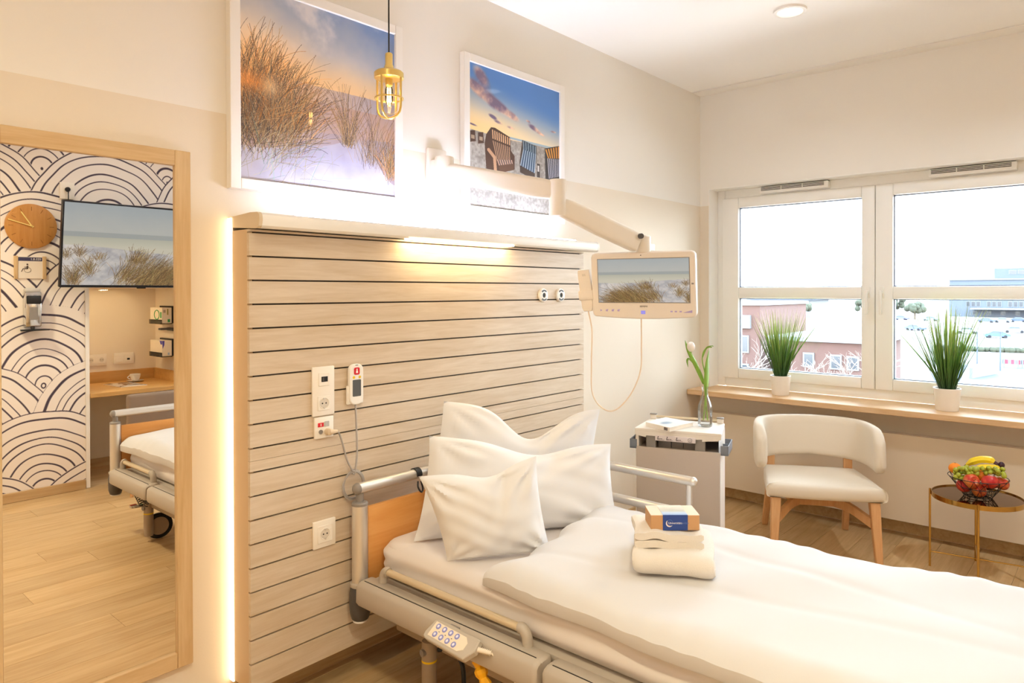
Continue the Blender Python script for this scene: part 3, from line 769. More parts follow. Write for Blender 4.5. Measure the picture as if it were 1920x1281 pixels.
# yellow sleeve and hand control hanging at the side cover
ys = thing('cable_sleeve', 'crumpled yellow cable sleeve hanging under the bed hand control', 'cable sleeve', (1.53, -.85, .2))
pth = smoothpath([(1.535, -.825, .330), (1.520, -.845, .315), (1.512, -.875, .275), (1.52, -.905, .235), (1.53, -.95, .19), (1.535, -.97, .12)], 5)
b = MB().tube(pth, [.012+.0045*math.sin(i*1.9)+.006*math.sin(i*.23) for i in range(len(pth))], 9); b.build('sleeve', mat('sleeve_yellow', '#eaa810', .55), ys, sharp=25)
hc = thing('bed_hand_control', 'grey bed hand control with eight round blue buttons on the side cover', 'remote control', (1.46, -.78, .37))
HM = frame((1.472, -.775, .384), (-.07, -1.0, -.005), (.80, 0, .60))
b = MB(); b.prism([(-.108, -.018), (-.104, -.032), (-.09, -.036), (.088, -.036), (.112, .0), (.105, .036), (-.082, .036), (-.1, .026)], -.012, .010, M=HM)
bd = b.build('case', M_cream if False else mat('control_case', '#bdb3a6', .45), hc); bv = bd.modifiers.new('bevel', 'BEVEL'); bv.width = .004; bv.segments = 2
pl = MB().prism([(-.088, -.024), (.052, -.024), (.072, -.012), (.072, .010), (.055, .024), (-.088, .024)], .0101, .0108, M=HM).build('key_panel', mat('key_panel', '#efe2cf', .5), hc)
M_btn = mat('button_blue', '#8f93cf', .35); M_btn2 = mat('button_light', '#e6e7fb', .3)
for i in range(4):
    for j in (-1, 1):
        cx, cy = -.068+i*.030+(.006 if j < 0 else 0), j*.0125
        q = MB().lathe([(.0092, .0108), (.0092, .0122), (.008, .0128)], (cx, cy, 0), 16, M=HM).build('button', M_btn, pl)
        # small raised centre in a paler colour on each button
        q2 = MB().lathe([(.0048, .0128), (.003, .0136)], (cx, cy, 0), 12, M=HM).build('button_centre', M_btn2, pl)
for i in range(3): MB().box((-.055+i*.03, -.0018, .0108), (-.050+i*.03, .0002, .0111), M=HM).build('icon', M_dgrey, pl)
e = HM @ Vector((.105, .012, -.002)); e2 = HM @ Vector((.142, .026, -.02))
st = MB().tube([e, e2], [.0075, .0055], 10)
for k in range(8):
    c = e.lerp(e2, k/8+.06); st.tube([c, c+(e2-e)*.05], .0085, 10)
st.build('strain_relief', M_cream, hc)
MB().tube(smoothpath([e2, (1.535, -.955, .33), (1.545, -.985, .26), (1.54, -1.0, .20), (1.545, -1.03, .19), (1.55, -1.02, .215), (1.55, -1.00, .20), (1.56, -.98, .12)], 6), .0032, 7).build('cord', M_cream, hc)

# ---------------------------------------------------------------- mattress
MX0, MX1, MY0, MY1, MZ0, MZ1 = 1.598, 2.462, -.232, -2.212, .400, .528
def fn_m(v):
    k = math.sin(v.y*19+v.z*40)*.0012+math.sin(v.y*7-v.z*60)*.0016
    side = min(abs(v.x-MX0), abs(v.x-MX1)) < .012
    dx = (-1 if v.x < 2 else 1)*((k+.0028*math.sin(v.z*95+v.y*2.3)) if side else 0)
    cor = math.exp(-((v.y-MY0)/.07)**2)*math.exp(-((v.x-MX0)/.09)**2)
    return Vector((v.x+dx+cor*.005*math.sin(v.z*140+v.y*30), v.y+cor*.004*math.sin(v.z*120), v.z+(k*.4 if v.z > .52 else 0)))
def roundslab(x0, x1, y0, y1, z0, z1, rxy, rz, fn):
    bm = bmesh.new(); bmesh.ops.create_cube(bm, size=2); bmesh.ops.subdivide_edges(bm, edges=bm.edges[:], cuts=40, use_grid_fill=True)
    lo = Vector((min(x0, x1), min(y0, y1), min(z0, z1))); hi = Vector((max(x0, x1), max(y0, y1), max(z0, z1))); c = (lo+hi)/2; h = (hi-lo)/2
    def axis(t, half, r):        # more rings near the borders
        f = abs(t); e = min(.5, 2.2*r/half); f = f*1.0
        g = f/.6*(half-e*half) if f < .6 else (half-e*half)+(f-.6)/.4*e*half
        return math.copysign(g, t)
    vs = []
    for v in bm.verts:
        p = Vector((axis(v.co.x, h.x, rxy), axis(v.co.y, h.y, rxy), v.co.z*h.z))
        # round in plan, then round the profile
        ix, iy = h.x-rxy, h.y-rxy; qx, qy = max(0, abs(p.x)-ix), max(0, abs(p.y)-iy)
        d = math.hypot(qx, qy); m = max(qx, qy)
        if d > 1e-9 and m > 0: k = m/d; p.x = math.copysign(min(abs(p.x), ix)+qx*k, p.x); p.y = math.copysign(min(abs(p.y), iy)+qy*k, p.y)
        inset = rxy-min(rxy, max(0, m)) if True else 0
        ez = h.z-rz; qz = max(0, abs(p.z)-ez); s = m
        if m > rxy-rz and qz > 0:
            a = m-(rxy-rz); b_ = qz; L = math.hypot(a, b_); M_ = max(a, b_); kk = M_/L
            na, nb = a*kk, b_*kk
            sc = (rxy-rz+na)/m
            p.x = math.copysign(min(abs(p.x), ix)+max(0, abs(p.x)-ix)*sc, p.x); p.y = math.copysign(min(abs(p.y), iy)+max(0, abs(p.y)-iy)*sc, p.y)
            p.z = math.copysign(ez+nb, p.z)
        vs.append(fn(c+p))
    bm.verts.index_update(); b = MB(); b.add(vs, [[v.index for v in f.verts] for f in bm.faces], True); bm.free(); return b
mt = roundslab(MX0, MX1, MY0, MY1, MZ0, MZ1, .085, .040, fn_m).build('mattress', M_sheet, sharp=180)
tag(mt, 'mattress in a smooth white fitted sheet lying on the hospital bed', 'mattress')

# ---------------------------------------------------------------- pillows
def cushion(name, bl, br, tr, tl, T, pinch=.05, dip=0.0, seed=0, label='', cat='pillow', group=None, N=44, wr=1.0, sag=0.0, face=None):
    bl, br, tr, tl = map(Vector, (bl, br, tr, tl)); nrm = (br-bl).cross(tl-bl).normalized(); up = ((tl+tr)-(bl+br)).normalized(); right = ((br+tr)-(bl+tl)).normalized()
    rr = random.Random(seed); ph = [rr.uniform(0, 6) for _ in range(12)]
    L = (br-bl).length
    def base(u, v):
        U, V = u*2-1, v*2-1
        pu = pinch*(1-V*V)*U*abs(U)**1.0; pv = pinch*(1-U*U)*V*abs(V)**1.0
        uu = (U*(1-pinch*1.0*(1-abs(V)**2.2)*.9)+1)/2; vv = (V*(1-pinch*1.0*(1-abs(U)**2.2)*.9)+1)/2
        p = bl.lerp(br, uu).lerp(tl.lerp(tr, uu), vv)
        if dip: p = p-up*dip*math.exp(-((U-.12)/.42)**2)*max(0, (V+1)/2)**2.2
        return p, U, V
    def surf(sgn):
        def fn(u, v):
            p, U, V = base(u, v)
            e = max(0, (1-abs(U)**2.4))*max(0, (1-abs(V)**2.4)); f = e**.55
            if V < 0: f *= 1+sag*(-V)*e
            w = .010*wr*(math.sin(U*6+V*3.5+ph[0])*.5+math.sin(U*11-V*8+ph[1]+1.5*math.sin(V*3+ph[4]))*.35+math.sin(V*13+U*5+ph[2]+2*math.sin(U*3+ph[3]))*.3)
            # creases running in from the corners
            for k, (cu, cv) in enumerate(((-1, -1), (1, -1), (1, 1), (-1, 1))):
                d = math.hypot(U-cu, V-cv); an = math.atan2(V-cv, U-cu)
                w += .012*wr*math.sin(an*11+ph[5+k])*math.exp(-((d-.42)/.3)**2)
            if dip: w -= .03*math.exp(-((U-.12)/.12)**2)*max(0, V)**1.2*sgn*0+.02*math.exp(-((U-.12-.25*V)/.10)**2)*max(0, V+.2)
            return p+nrm*sgn*(T*f+w*min(1, e*4))
        return fn
    b = MB(); b.grid(surf(1), N, N); b.grid(surf(-1), N, N)
    o = b.build(name, M_lin, None); 
    # a soft welted hem along the seam
    return tag(o, label, cat, group)
cushion('pillow', (1.80, -.275, .545), (2.435, -.60, .535), (2.545, -.590, .935), (1.942, -.238, 1.005), .060, .03, dip=.135, seed=3, label='rearmost large white pillow with a deep chop in its top edge', cat='pillow', wr=.62)
cushion('pillow', (1.672, -.365, .535), (2.345, -.815, .528), (2.410, -.735, .825), (1.785, -.325, .900), .085, .045, dip=.05, seed=8, label='wide white pillow between the chopped pillow and the small square one', cat='pillow', wr=.62)
cushion('pillow', (1.628, -.590, .532), (1.925, -.805, .531), (1.905, -.755, .868), (1.532, -.555, .835), .062, .07, dip=.035, seed=15, label='small square white pillow standing in front of the other two', cat='pillow', wr=.6)

# ---------------------------------------------------------------- duvet
def duvet():
    A = Vector((1.585, -.80, 0)); Bp = Vector((2.36, -.70, 0)); Cc = Vector((2.505, -2.20, 0)); D = Vector((1.565, -2.20, 0))
    NU, NV = 90, 150
    rr = np.random.default_rng(5)
    def hgt(U, V, p):
        eu = min(U, 1-U)*.95; ev = V*1.45
        def edge(e, w): return (1-(1-min(1, e/w))**2.4)**.5
        prof = edge(eu, .10)*edge(ev, .11)
        h = .066*prof+.004
        q = .5*math.sin(p.x*9+p.y*4+math.sin(p.y*3.1)*1.4)+.4*math.sin(p.y*8-p.x*5+math.sin(p.x*7)*1.2)+.30*math.sin((p.x+p.y)*17+math.sin(p.y*5))
        h += .009*q*prof+.018*math.exp(-((V-.25)/.2)**2)*math.exp(-((U-.75)/.3)**2)*prof
        # fine radiating gathers along the near border and soft fold lines
        h += .0035*math.sin(p.y*55+math.sin(p.y*13)*2)*math.exp(-(eu/.09)**2)*prof
        for s0, dx in ((.33, .25), (.68, -.15)):
            d = U-s0-dx*(V-.4); h -= .0035*math.exp(-(d/.03)**2)*prof
        return h
    def pos(U, V):
        # the head edge sweeps: tip at the near corner, bowed
        e0 = A.lerp(Bp, U)+Vector((0, -.10*math.sin(PI*min(1, U*1.02))*(1-U)*.8+.012*math.sin(U*23), 0))
        e1 = D.lerp(Cc, U); p = e0.lerp(e1, V)
        p.x += .003*math.sin(V*23+1)*(1-U)+.006*math.sin(V*17)*U
        return p
    def top(u, v):
        p = pos(u, v); h = hgt(u, v, p); z = .531+h
        over = max(0, MX0+.012-p.x); overr = max(0, p.x-(MX1-.01))
        z -= over*.5+overr*.5
        k = math.sin(PI*min(1, h/.07))
        bul = .016*k*max(0, 1-u/.12)
        return Vector((p.x-bul, p.y+.014*k*max(0, 1-v/.08), z))
    def bot(u, v):
        p = pos(u, v); over = max(0, MX0+.012-p.x); overr = max(0, p.x-(MX1-.01))
        return Vector((p.x, p.y, .530-over*.5-overr*.5+.001))
    b = MB(); b.grid(top, NU, NV)
    b.grid(bot, NU, NV)
    # rim joining both sheets
    for k in range(NU):
        for v in (0, 1): b.add([top(k/NU, v), top((k+1)/NU, v), bot((k+1)/NU, v), bot(k/NU, v)], [(0, 1, 2, 3)], True)
    for k in range(NV):
        for u in (0, 1): b.add([top(u, k/NV), top(u, (k+1)/NV), bot(u, (k+1)/NV), bot(u, k/NV)], [(0, 1, 2, 3)], True)
    o = b.build('duvet', M_duv)
    return tag(o, 'white satin duvet spread over the foot half of the mattress', 'duvet')
duvet()

# ---------------------------------------------------------------- towels and gift box on the duvet
def folded(name, label, org, xa, ya, L, W, layers, th, seed, slack=.0, flip=1):
    """a towel folded back and forth: layers joined by round folds on the front long edge"""
    t = frame(org, xa, ya); rr = random.Random(seed); ph = [rr.uniform(0, 6) for _ in range(6)]
    path = []
    z = th/2
    for k in range(layers):
        xs = [-W/2+W*i/10 for i in range(11)]
        if k % 2: xs = xs[::-1]
        path += [(x, z) for x in xs]
        if k < layers-1:
            xe = xs[-1]; s = 1 if xe > 0 else -1
            for a in (30, 60, 90, 120, 150): path.append((xe+s*th*.62*math.sin(math.radians(a)), z+th*(1-math.cos(math.radians(a)))/2*1.0))
        z += th
    b = MB(); NL = 26; n = len(path); hw = th*.49
    top = []; bot = []
    def nrm(i):
        a = path[max(0, i-1)]; c = path[min(n-1, i+1)]; dx, dz = c[0]-a[0], c[1]-a[1]; l = math.hypot(dx, dz) or 1
        return -dz/l, dx/l
    def P(i, l, s):
        x, z = path[i]; nx, nz = nrm(i); x *= flip; nx *= flip; y = -L/2+L*l
        e = min(1, min(l, 1-l)/.05); k = hw*(.55+.45*math.sqrt(e))
        wav = .004*math.sin(l*9+ph[0]+x*14)+.003*math.sin(l*17+ph[1]+i*.25)
        return t @ Vector((x+nx*k*s, y+.004*math.sin(i*.5+ph[2]), max(.0, z+nz*k*s)+wav*(z/(th*layers))+slack*l*(z/(th*layers))))
    b.grid(lambda u, v: P(int(round(u*(n-1))), v, 1), n-1, NL); b.grid(lambda u, v: P(int(round(u*(n-1))), v, -1), n-1, NL)
    for j in range(NL):
        for i in (0, n-1): b.add([P(i, j/NL, 1), P(i, (j+1)/NL, 1), P(i, (j+1)/NL, -1), P(i, j/NL, -1)], [(0, 1, 2, 3)], True)
    for i in range(n-1):
        for v in (0, 1): b.add([P(i, v, 1), P(i+1, v, 1), P(i+1, v, -1), P(i, v, -1)], [(0, 1, 2, 3)], True)
    return tag(b.build(name, M_terry), label, 'towel')
# local x = depth (front fold at -x), y = length along the front edge
fx = Vector((.755, .655, 0)); fy = Vector((.47, -.88, 0)).normalized(); fxp = Vector((.88, .47, 0))
folded('folded_towel', 'large folded white towel lying on the duvet, lower of two', (1.965, -1.262, .606), fxp, -fy, .235, .215, 2, .034, 2, flip=-1)
folded('folded_towel', 'smaller folded white towel on top of the larger towel, under the box', (1.955, -1.245, .672), Vector((.82, .57, 0)), Vector((.57, -.82, 0))*-1, .205, .165, 2, .022, 9, slack=.006)
gb = thing('gift_box', 'brown cardboard box with a blue printed sleeve lying on the folded towels', 'box', (1.91, -1.24, .718))
GM = frame((1.8755, -1.2330, .719), (.656, -.755, 0), (.755, .656, 0))   # x along the front face, y into depth
GW, GD, GH = .148, .098, .046
M_card = mat('kraft_card', '#c4976a', .7, bump=.05)
MB().box((0, 0, 0), (GW, GD, GH), r=.0012, seg=1, M=GM).build('carton', M_card, gb)
MB().box((-.0003, .0006, GH-.0012), (GW+.0003, .0009+GD-.0012, GH+.0006), M=GM).build('lid', mat('kraft_lid', '#e8d6c4', .7), gb)
# sleeve: wraps top and front
sleeve = np.zeros((160, 120, 3), np.float32)
Vv, Uu = np.meshgrid(np.linspace(0, 1, 160), np.linspace(0, 1, 120), indexing='ij')
sn = fbm(160, 120, 4, 77)
sleeve = mixc(s3('#dcd5c8'), s3('#f3efe6'), sn); sleeve = mixc(sleeve, s3('#b4b7ae'), sstep(.25, .55, Vv)*(.5+.5*sn)); sleeve = mixc(sleeve, s3('#bcd0ea'), sstep(.55, .8, Vv)); sleeve = mixc(sleeve, s3('#7ba0d6'), sstep(.82, 1, Vv))
for k in range(3): sleeve = mixc(sleeve, s3('#8f8b80'), np.exp(-((Vv-.22-.08*k-.05*np.sin(Uu*5))/.012)**2)*.7)
M_slv = image_mat('sleeve_print', sleeve, rough=.4)
sx0, sx1 = .036, .112
sb = MB().box((sx0, -.0012, 0), (sx1, -.0001, GH+.0012), M=GM).build('sleeve_front', mat('sleeve_blue', '#28458f', .4), gb)
MB().box((sx0, -.0010, GH+.0006), (sx1, GD, GH+.0011), M=GM).build('sleeve_top', mat('sleeve_paper', '#e9e4da', .5), gb)
quad_uv('sleeve_picture', [GM @ Vector(p) for p in ((sx0, -.0010, GH+.0013), (sx1, -.0010, GH+.0013), (sx1, GD-.001, GH+.0013), (sx0, GD-.001, GH+.0013))], M_slv, gb)
TM = GM @ frame((0, -.0014, 0), (1, 0, 0), (0, 0, 1))
M_ink = mat('white_ink', '#f1eef4', .5); M_ink2 = mat('pale_blue_ink', '#5f76b4', .5)
text('lettering', 'Universitäts', .0088, TM @ Matrix.Translation((.0525, .0225, 0)), M_ink, sb, align='LEFT')
text('lettering', 'medizin', .0085, TM @ Matrix.Translation((.0895, .0225, 0)), M_ink2, sb, align='LEFT')
for r_, a0, a1, m_ in ((.0105, 130, 320, M_ink), (.0085, 140, 300, mat('cream_ink', '#e8c9a0', .5)), (.0098, 20, 130, mat('mid_blue_ink', '#3f66ad', .5))):
    MB().tube([TM @ Vector((.0565+r_*math.cos(math.radians(a0+(a1-a0)*i/16)), .0222+r_*math.sin(math.radians(a0+(a1-a0)*i/16)), .0002)) for i in range(17)], [.0011*math.sin(PI*(i+.6)/17)+.0002 for i in range(17)], 6).build('emblem_arc', m_, sb)
# ================================================================ FITTINGS ON THE HEADBOARD PANEL
M_sock = mat('socket_white', '#f2ebe0', .35)
M_red = mat('signal_red', '#d2202f', .4)
def schuko(parent, c, nrm=(0, -1, 0), s=.052, xa=(1, 0, 0)):
    T = frame(c, xa, Vector(nrm).cross(Vector(xa)))
    q = s/2
    ins = MB().box((-q, -q, 0), (q, q, .003), r=.002, seg=1, M=T).build('insert', M_sock, parent)
    b = MB().lathe([(.0215, .0031), (.0205, .0042), (.0195, .0042), (.0185, .0031), (.0185, .0030)], (0, 0, 0), 24, M=T, capb=False, capt=False)
    b.build('round_rim', M_sock, ins)
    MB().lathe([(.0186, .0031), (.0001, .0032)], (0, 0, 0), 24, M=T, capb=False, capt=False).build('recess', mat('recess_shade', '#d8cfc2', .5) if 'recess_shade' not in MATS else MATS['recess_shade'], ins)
    for sx in (-1, 1):
        MB().lathe([(.0028, .0032), (.0028, .0036)], (sx*.0075, 0, 0), 10, M=T).build('pin_hole', M_black, ins)
        MB().box((-.003, sx*.0165-.003, .0032), (.003, sx*.0165+.003, .0055), M=T).build('earth_clip', M_alu, ins)
yP = -.1452
so1 = thing('socket_plate', 'tall white double plate with a data port above a power socket on the slats', 'socket', (1.432, yP, 1.005))
MB().box((1.386, yP-.009, 1.005), (1.478, yP, 1.182), r=.003).build('plate', M_sock, so1)
i1 = MB().box((1.410, yP-.012, 1.112), (1.455, yP-.009, 1.160), r=.002, seg=1).build('insert', M_sock, so1)
MB().box((1.421, yP-.0126, 1.127), (1.447, yP-.0118, 1.146)).build('data_port', M_black, i1)
MB().box((1.425, yP-.0132, 1.130), (1.432, yP-.0124, 1.143)).build('port_latch', M_dgrey, i1)
schuko(so1, (1.432, yP-.009, 1.050))
so2 = thing('call_socket', 'small white nurse call outlet with a red key and a plugged cord', 'socket', (1.433, yP, .924))
MB().box((1.394, yP-.010, .924), (1.473, yP, 1.001), r=.003).build('plate', M_sock, so2)
rk = MB().box((1.406, yP-.0125, .966), (1.430, yP-.010, .981), r=.001, seg=1).build('red_key', M_red, so2)
MB().box((1.416, yP-.0129, .969), (1.4195, yP-.0124, .978)).build('key_symbol', M_sock, rk)
MB().box((1.434, yP-.0125, .965), (1.453, yP-.010, .984), r=.001, seg=1).build('grey_key', mat('grey_key', '#b9b6b3', .4), so2)
W = frame((1.418, yP-.010, .948), (1, 0, 0), (0, 0, 1))
MB().lathe([(.008, 0), (.008, .003), (.0055, .003), (.0055, .001), (.0001, .001)], (0, 0, 0), 18, M=W, capb=False, capt=False).build('round_port', M_grey2, so2)
so3 = thing('socket_plate', 'single white power socket low on the slats beside the bed post', 'socket', (1.433, yP, .53))
MB().box((1.387, yP-.010, .530), (1.480, yP, .628), r=.003).build('plate', M_sock, so3)
schuko(so3, (1.4335, yP-.010, .579), s=.062)
# nurse call handset with its cord and coil
nc = thing('call_handset', 'white nurse call handset with a red button and coiled grey cord', 'remote control', (1.565, yP, 1.03))
HT = frame((1.565, yP-.004, 1.106), (1, 0, 0), (0, 0, 1))
b = MB().prism(rrect(.062, .152, .024), .004, .020, M=HT, smooth=False).build('case', M_plast, nc); bv = b.modifiers.new('bevel', 'BEVEL'); bv.width = .004; bv.segments = 3; bv.limit_method = 'ANGLE'
MB().box((-.036, -.074, .0), (.036, -.004, .012), r=.004, M=HT).build('holder', M_plast, nc)
rb = MB().prism(rrect(.025, .027, .006), .0200, .0215, M=HT @ Matrix.Translation((0, .049, 0))).build('red_button', M_red, nc)
MB().prism(circ(.0028, 10), .0215, .0219, M=HT @ Matrix.Translation((0, .0555, 0))).prism([(-.0045, -.006), (.0045, -.006), (.003, .004), (-.003, .004)], .0215, .0219, M=HT @ Matrix.Translation((0, .048, 0))).build('nurse_symbol', M_plast, rb)
for sx in (-1, 1): MB().prism(circ(.0052, 12), .0200, .0210, M=HT @ Matrix.Translation((sx*.013, .026, 0))).build('yellow_button', M_yel, nc)
MB().prism(rrect(.037, .062, .003), .0200, .0208, M=HT @ Matrix.Translation((0, -.014, 0))).build('display', mat('display_grey', '#5c5f63', .12), nc)
MB().box((-.006, .070, .0195), (.006, .0725, .0204), M=HT).build('speaker_slot', M_dgrey, nc)
M_cord = mat('grey_cord', '#a59e98', .5)
yc = yP-.013
ccx, ccz = 1.549, .732
pts = [(1.565, yc-.002, 1.030), (1.5655, yc-.006, .95), (1.567, yc-.008, .86), (1.560, yc-.010, .80), (1.552, yc-.010, .772)]
nn = 4
for k in range(nn*16+1):
    a = PI*.55-2*PI*k/16; rx = .043+.004*math.sin(k*.37); rz = .052+.004*math.cos(k*.29)
    pts.append((ccx+rx*math.cos(a)+.002*math.sin(k*.2), yc-.006-.0045*math.sin(k*.41), ccz+rz*math.sin(a)))
pts += [(1.54, yc-.014, .79), (1.520, yc-.012, .83), (1.506, yc-.010, .88), (1.487, yc-.014, .93), (1.470, yc-.018, .948)]
MB().tube(smoothpath(pts, 3), .0034, 7).build('cord', M_cord, nc)
MB().tube([(1.472, yP-.033, .946), (1.455, yP-.033, .946), (1.447, yP-.028, .946)], [.006, .0085, .012], 12).lathe([(.0125, 0), (.0135, .012), (.0115, .020), (.006, .022)], (0, 0, 0), 16, M=frame((1.445, yP-.010, .946), (1, 0, 0), (0, 0, 1))).build('plug', mat('plug_cream', '#d8c5ab', .4), nc)
# gas outlets
for i, (gx, lb) in enumerate(((2.695, 'round white gas outlet on the slats, left one of the pair'), (2.834, 'round white gas outlet on the slats, right one beside the terminal handset'))):
    g = thing('gas_outlet', lb, 'gas outlet', (gx, yP, 1.4315), group='gas outlets on the slatted panel')
    T = frame((gx, yP, 1.4315), (1, 0, 0), (0, 0, 1))
    MB().lathe([(.033, 0), (.034, .004), (.032, .010), (.017, .013), (.013, .013), (.013, .005), (.0001, .005)], (0, 0, 0), 28, M=T, capb=False, capt=False).build('ring', M_plast, g)
    MB().lathe([(.0128, .0052), (.011, .009), (.0001, .010)], (0, 0, 0), 20, M=T, capb=False, capt=False).build('valve', M_black, g)
    for s0 in (PI*.25, PI*1.25):
        P = [(.0275*math.cos(s0+PI/2*k/8), .0275*math.sin(s0+PI/2*k/8)) for k in range(9)]+[(.0195*math.cos(s0+PI/2*k/8), .0195*math.sin(s0+PI/2*k/8)) for k in range(8, -1, -1)]
        MB().prism(P, .0105, .0132, M=T).build('dark_arc', M_dgrey, g)
hk = thing('cable_hook', 'black plastic cable hook clipped on the headboard tube of the bed', 'hook', (1.815, BYH, .74))
b = MB().tube([(1.815, BYH+.0225*math.cos(a), .729+.0225*math.sin(a)) for a in [PI*(k/10)*1.15-.1 for k in range(11)]], .004, 6)
b = MB()
for k in range(12):
    a0 = -.2+PI*1.15*k/12; a1 = -.2+PI*1.15*(k+1)/12; R0, R1 = .0212, .0245
    def q(x, r, a): return (x, BYH-r*math.cos(a), .729+r*math.sin(a))
    b.add([q(1.802, R0, a0), q(1.802, R1, a0), q(1.802, R1, a1), q(1.802, R0, a1), q(1.828, R0, a0), q(1.828, R1, a0), q(1.828, R1, a1), q(1.828, R0, a1)], [(0, 1, 2, 3), (7, 6, 5, 4), (1, 5, 6, 2), (0, 3, 7, 4)], True)
b.build('clip', M_black, hk)
MB().tube(smoothpath([(1.806, BYH-.022, .705), (1.80, BYH-.030, .685), (1.812, BYH-.034, .664), (1.826, BYH-.028, .672), (1.822, BYH-.022, .703)], 5), .0035, 6).build('loop', M_black, hk)

# ---------------------------------------------------------------- pendant lamp
pd = thing('pendant_lamp', 'small brass cage pendant lamp hanging on a black cable by the large picture', 'lamp', (1.633, -.28, 2.086))
px, py = 1.633, -.28
MB().tube([(px, py, CEIL-.001), (px, py, 2.325)], .0028, 8).build('cable', M_black, pd)
MB().lathe([(.030, CEIL-.022), (.034, CEIL-.018), (.034, CEIL-.001)], (px, py, 0), 20).build('ceiling_rose', M_black, pd)
MB().lathe([(.010, 2.330), (.0135, 2.326), (.0135, 2.288), (.016, 2.284), (.018, 2.272), (.030, 2.266), (.048, 2.262), (.054, 2.256), (.054, 2.236), (.049, 2.234)], (px, py, 0), 28).build('cap', M_brass, pd)
cg = MB()
for k in range(4):
    a = PI/4*0+.35+k*PI/2; c, s = math.cos(a), math.sin(a)
    cg.tube([(px+r*c, py+r*s, z) for r, z in ((.050, 2.238), (.050, 2.15), (.0495, 2.13), (.045, 2.112), (.034, 2.099), (.016, 2.092), (0, 2.090))], .0042, 8)
cg.build('cage', M_brass, pd)
MB().tube([(px+.0505*math.cos(2*PI*k/28), py+.0505*math.sin(2*PI*k/28), 2.163) for k in range(28)], .0036, 7, closed=True).build('cage_ring', M_brass, pd)
MB().lathe([(.041, 2.236), (.041, 2.14), (.037, 2.118), (.024, 2.105), (.001, 2.101)], (px, py, 0), 28, capb=False, capt=False).build('glass_jar', clearglass('jar_glass', (.99, .98, .95), .45), pd)
MB().lathe([(.014, 2.236), (.014, 2.212), (.010, 2.208)], (px, py, 0), 16).build('bulb_holder', M_brass, pd)
bu = MB().lathe([(.010, 2.208), (.014, 2.196), (.015, 2.175), (.013, 2.150), (.007, 2.136), (.001, 2.133)], (px, py, 0), 18, capb=False, capt=False).build('bulb', M_thin, pd)
fil = MB()
for k in range(4):
    a = k*PI/2; fil.tube([(px+.006*math.cos(a), py+.006*math.sin(a), 2.200), (px+.0075*math.cos(a+.5), py+.0075*math.sin(a+.5), 2.150)], .0016, 6)
fil.build('filament', emis('filament', '#ffc26a', 90.0), bu)

# ---------------------------------------------------------------- swivel arm and bedside terminal
M_arm = mat('arm_white', '#ece4d8', .4)
ar = thing('swivel_arm', 'white jointed swivel arm fixed to the wall between the two pictures', 'swivel arm', (2.12, 0, 1.95))
MB().box((2.055, -.022, 1.93), (2.165, -.001, 2.085), r=.006).build('wall_plate', M_arm, ar)
MB().lathe([(.040, 1.925), (.042, 1.93), (.042, 2.035), (.040, 2.04)], (2.10, -.075, 0), 24).box((2.065, -.07, 1.945), (2.135, -.015, 2.03), r=.006).build('shoulder', M_arm, ar)
def beam(path, w, h, nm, parent, taper=None):
    """a rounded rectangular arm swept between points"""
    P = [Vector(p) for p in path]; b = MB(); vs = []; fs = []; ring = rrect(1, 1, .22, 3); n = len(ring)
    for i, p in enumerate(P):
        t = (P[min(i+1, len(P)-1)]-P[max(i-1, 0)]).normalized(); a = t.cross(Vector((0, 0, 1))).normalized(); u = a.cross(t)
        k = taper[i] if taper else 1
        for x, y in ring: vs.append(p+a*x*w*k+u*y*h*k)
    for i in range(len(P)-1): fs += [(i*n+j, i*n+(j+1) % n, (i+1)*n+(j+1) % n, (i+1)*n+j) for j in range(n)]
    fs += [tuple(range(n))[::-1], tuple((len(P)-1)*n+j for j in range(n))]
    b.add(vs, fs, True); return b.build(nm, M_arm, parent, sharp=45)
E1 = Vector((2.375, -.475, 1.885))
beam([(2.095, -.085, 1.965), (2.12, -.12, 1.964), (2.33, -.418, 1.896), E1], .058, .085, 'lower_arm', ar, [.9, 1, 1, .9])
MB().lathe([(.036, 1.775), (.038, 1.78), (.038, 1.925), (.036, 1.93)], (E1.x+.005, E1.y-.01, 0), 24).build('elbow', M_arm, ar)
E2 = Vector((2.715, -.675, 1.665))
beam([(2.385, -.49, 1.815), (2.42, -.512, 1.803), (2.55, -.585, 1.742), (2.68, -.655, 1.683), E2], .056, .088, 'spring_arm', ar, [.85, .95, 1.02, 1.0, .92])
MB().tube([(E2.x-.02, E2.y-.035, E2.z+.03), (E2.x+.02, E2.y+.035, E2.z+.03)], .012, 10).build('pivot_knob', M_dgrey, ar)
MB().lathe([(.030, 1.625), (.032, 1.63), (.032, 1.695), (.028, 1.70)], (E2.x+.035, E2.y-.012, 0), 22).box((E2.x+.075, E2.y-.008, 1.50), (E2.x+.115, E2.y+.03, 1.66), r=.01).box((E2.x+.02, E2.y-.03, 1.632), (E2.x+.11, E2.y+.028, 1.668), r=.008).build('wrist', M_arm, ar)
